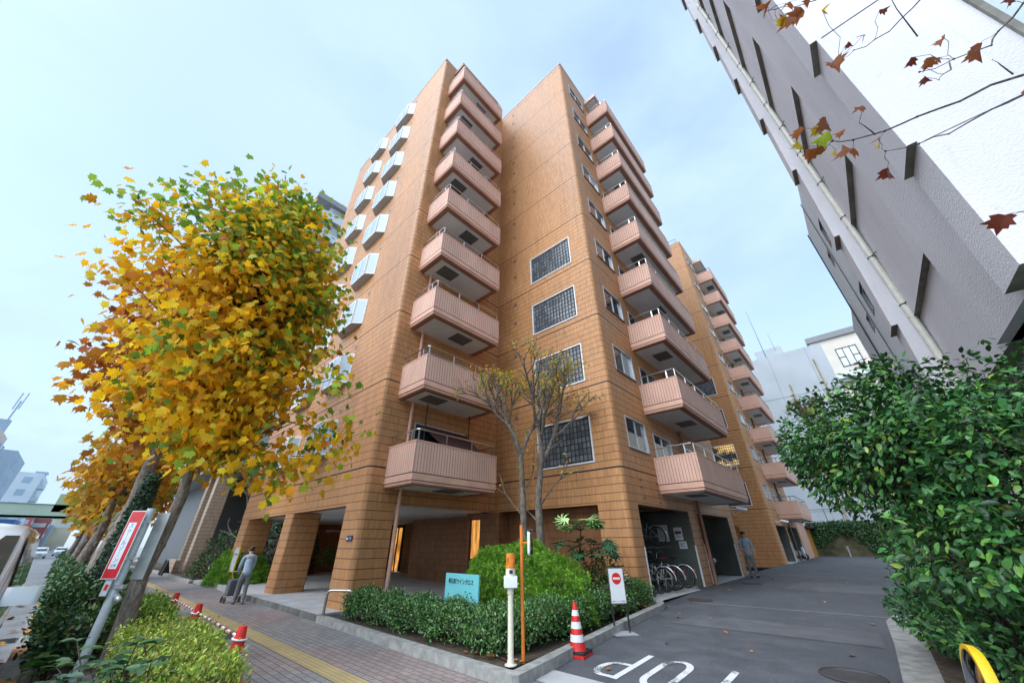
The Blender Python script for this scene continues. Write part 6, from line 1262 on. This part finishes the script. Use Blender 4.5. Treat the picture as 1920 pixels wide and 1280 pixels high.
def tower(name, x0, x1, y0, y1, h, mat, label, cols, rows, wmat='glass', bal=False):
    t = thing(name, (x1, y1, 0), label, 'building', 'buildings across the street'); MB().box(x0, x1, y0, y1, -.1, h).build('wall', mat, t)
    for j in range(rows):
        z = h-2.6-j*3.0
        for i in range(cols):
            a = y1-1.2-(y1-y0-1.0)*(i+.1)/cols; MB().box(x1-.05, x1+.04, a-1.5, a, z, z+1.5).build('window', M[wmat], t)
        for i in range(3):
            b = x1-2-3.4*i; MB().box(b-1.9, b, y1-.05, y1+.04, z, z+1.5).build('window', M['far_blue'], t)
            if bal and i < 2: MB().box(b-2.3, b+.2, y1, y1+1.1, z-1.0, z+.05).build('balcony', mat, t)
    return t
tower('apartment_tower', -136, -118, -27, -13.2, 17.6, M['far_blue'], 'blue grey apartment block leaning in from the edge across the street', 3, 5, 'far_white')
tower('white_apartments', -184, -160, -24, -11.2, 18.4, M['far_white'], 'white stepped apartment block across the street beyond the footbridge', 4, 5, 'far_blue', True)
m = bpy.data.objects['white_apartments']; g = MB()
for k in range(5): g.box(-172, -166, -13.4+k*.5, -13.2+k*.5, 18.4+.9, 18.4+1.1)
g.box(-171, -170.6, -13.4, -11.4, 18.4, 19.4); g.box(-167, -166.6, -13.4, -11.4, 18.4, 19.4); g.build('roof_pergola', M['far_blue'], m)
t = tower('corner_tower', -112, -104, -24, -14.6, 18.6, M['pink_pale'], 'narrow pinkish building with an aerial mast, cut off at the edge', 2, 5, 'far_blue')
g = MB(); g.box(-106, -104.8, -15.8, -14.6, 18.6, 20.6); g.tube([(-105, -15, 20.6), (-105, -15, 24)], .12, 6); g.tube([(-105.3, -15.4, 22.5), (-105.3, -15.4, 25.5)], .09, 5); g.tube([(-104.7, -14.7, 22.5), (-104.7, -14.7, 25.5)], .09, 5); g.build('aerial_mast', M['far_blue'], t)
cols = [('shop_building', (.50, .10, .09), 'red fronted shop building under the white flats', -196, -10.5, 10, 8), ('shop_building', (.30, .10, .10), 'dark red roofed shop beside the red fronted one', -206, -7, 9.5, 4), ('shop_building', (.06, .14, .32), 'navy blue panelled building seen under the footbridge', -150, -10.5, 7, 4), ('shop_building', (.55, .50, .36), 'cream building with a dark window band closing the street', -230, -1, 13, 12), ('shop_building', (.40, .50, .56), 'pale blue glazed building at the street end', -220, -6, 8, 6), ('shop_building', (.55, .45, .42), 'pinkish grey building across the street under the footbridge', -142, -13, 6.5, 5), ('shop_building', (.42, .48, .52), 'grey shop building nearest the corner across the street', -100, -15, 6.5, 9)]
for i, (nm_, c, lb, xx, yy, h, wd) in enumerate(cols):
    t = thing(nm_, (xx, yy, 0), lb, 'building', 'buildings across the street'); MB().box(xx-14, xx, yy-wd, yy, -.1, h).build('wall', plain('shop_wall_%d' % i, c, .8, var=.1, vs=.3), t)
    for k in range(2):
        MB().box(xx-.1, xx+.06, yy-wd+.5, yy-.5, h-2.6-3.0*k, h-1.4-3.0*k).build('window_band', M['glass_pale' if i % 2 else 'far_blue'], t); MB().box(xx-12, xx-2, yy-.04, yy+.05, h-2.6-3.0*k, h-1.4-3.0*k).build('window_band', M['far_blue'], t)
g = MB(); g.quad((-300, -22, 0), (60, -22, 0), (60, -14, 0), (-300, -14, 0)); struct(g, 'far_pavement', M['conc_light'], 'pavement on the other side of the street')
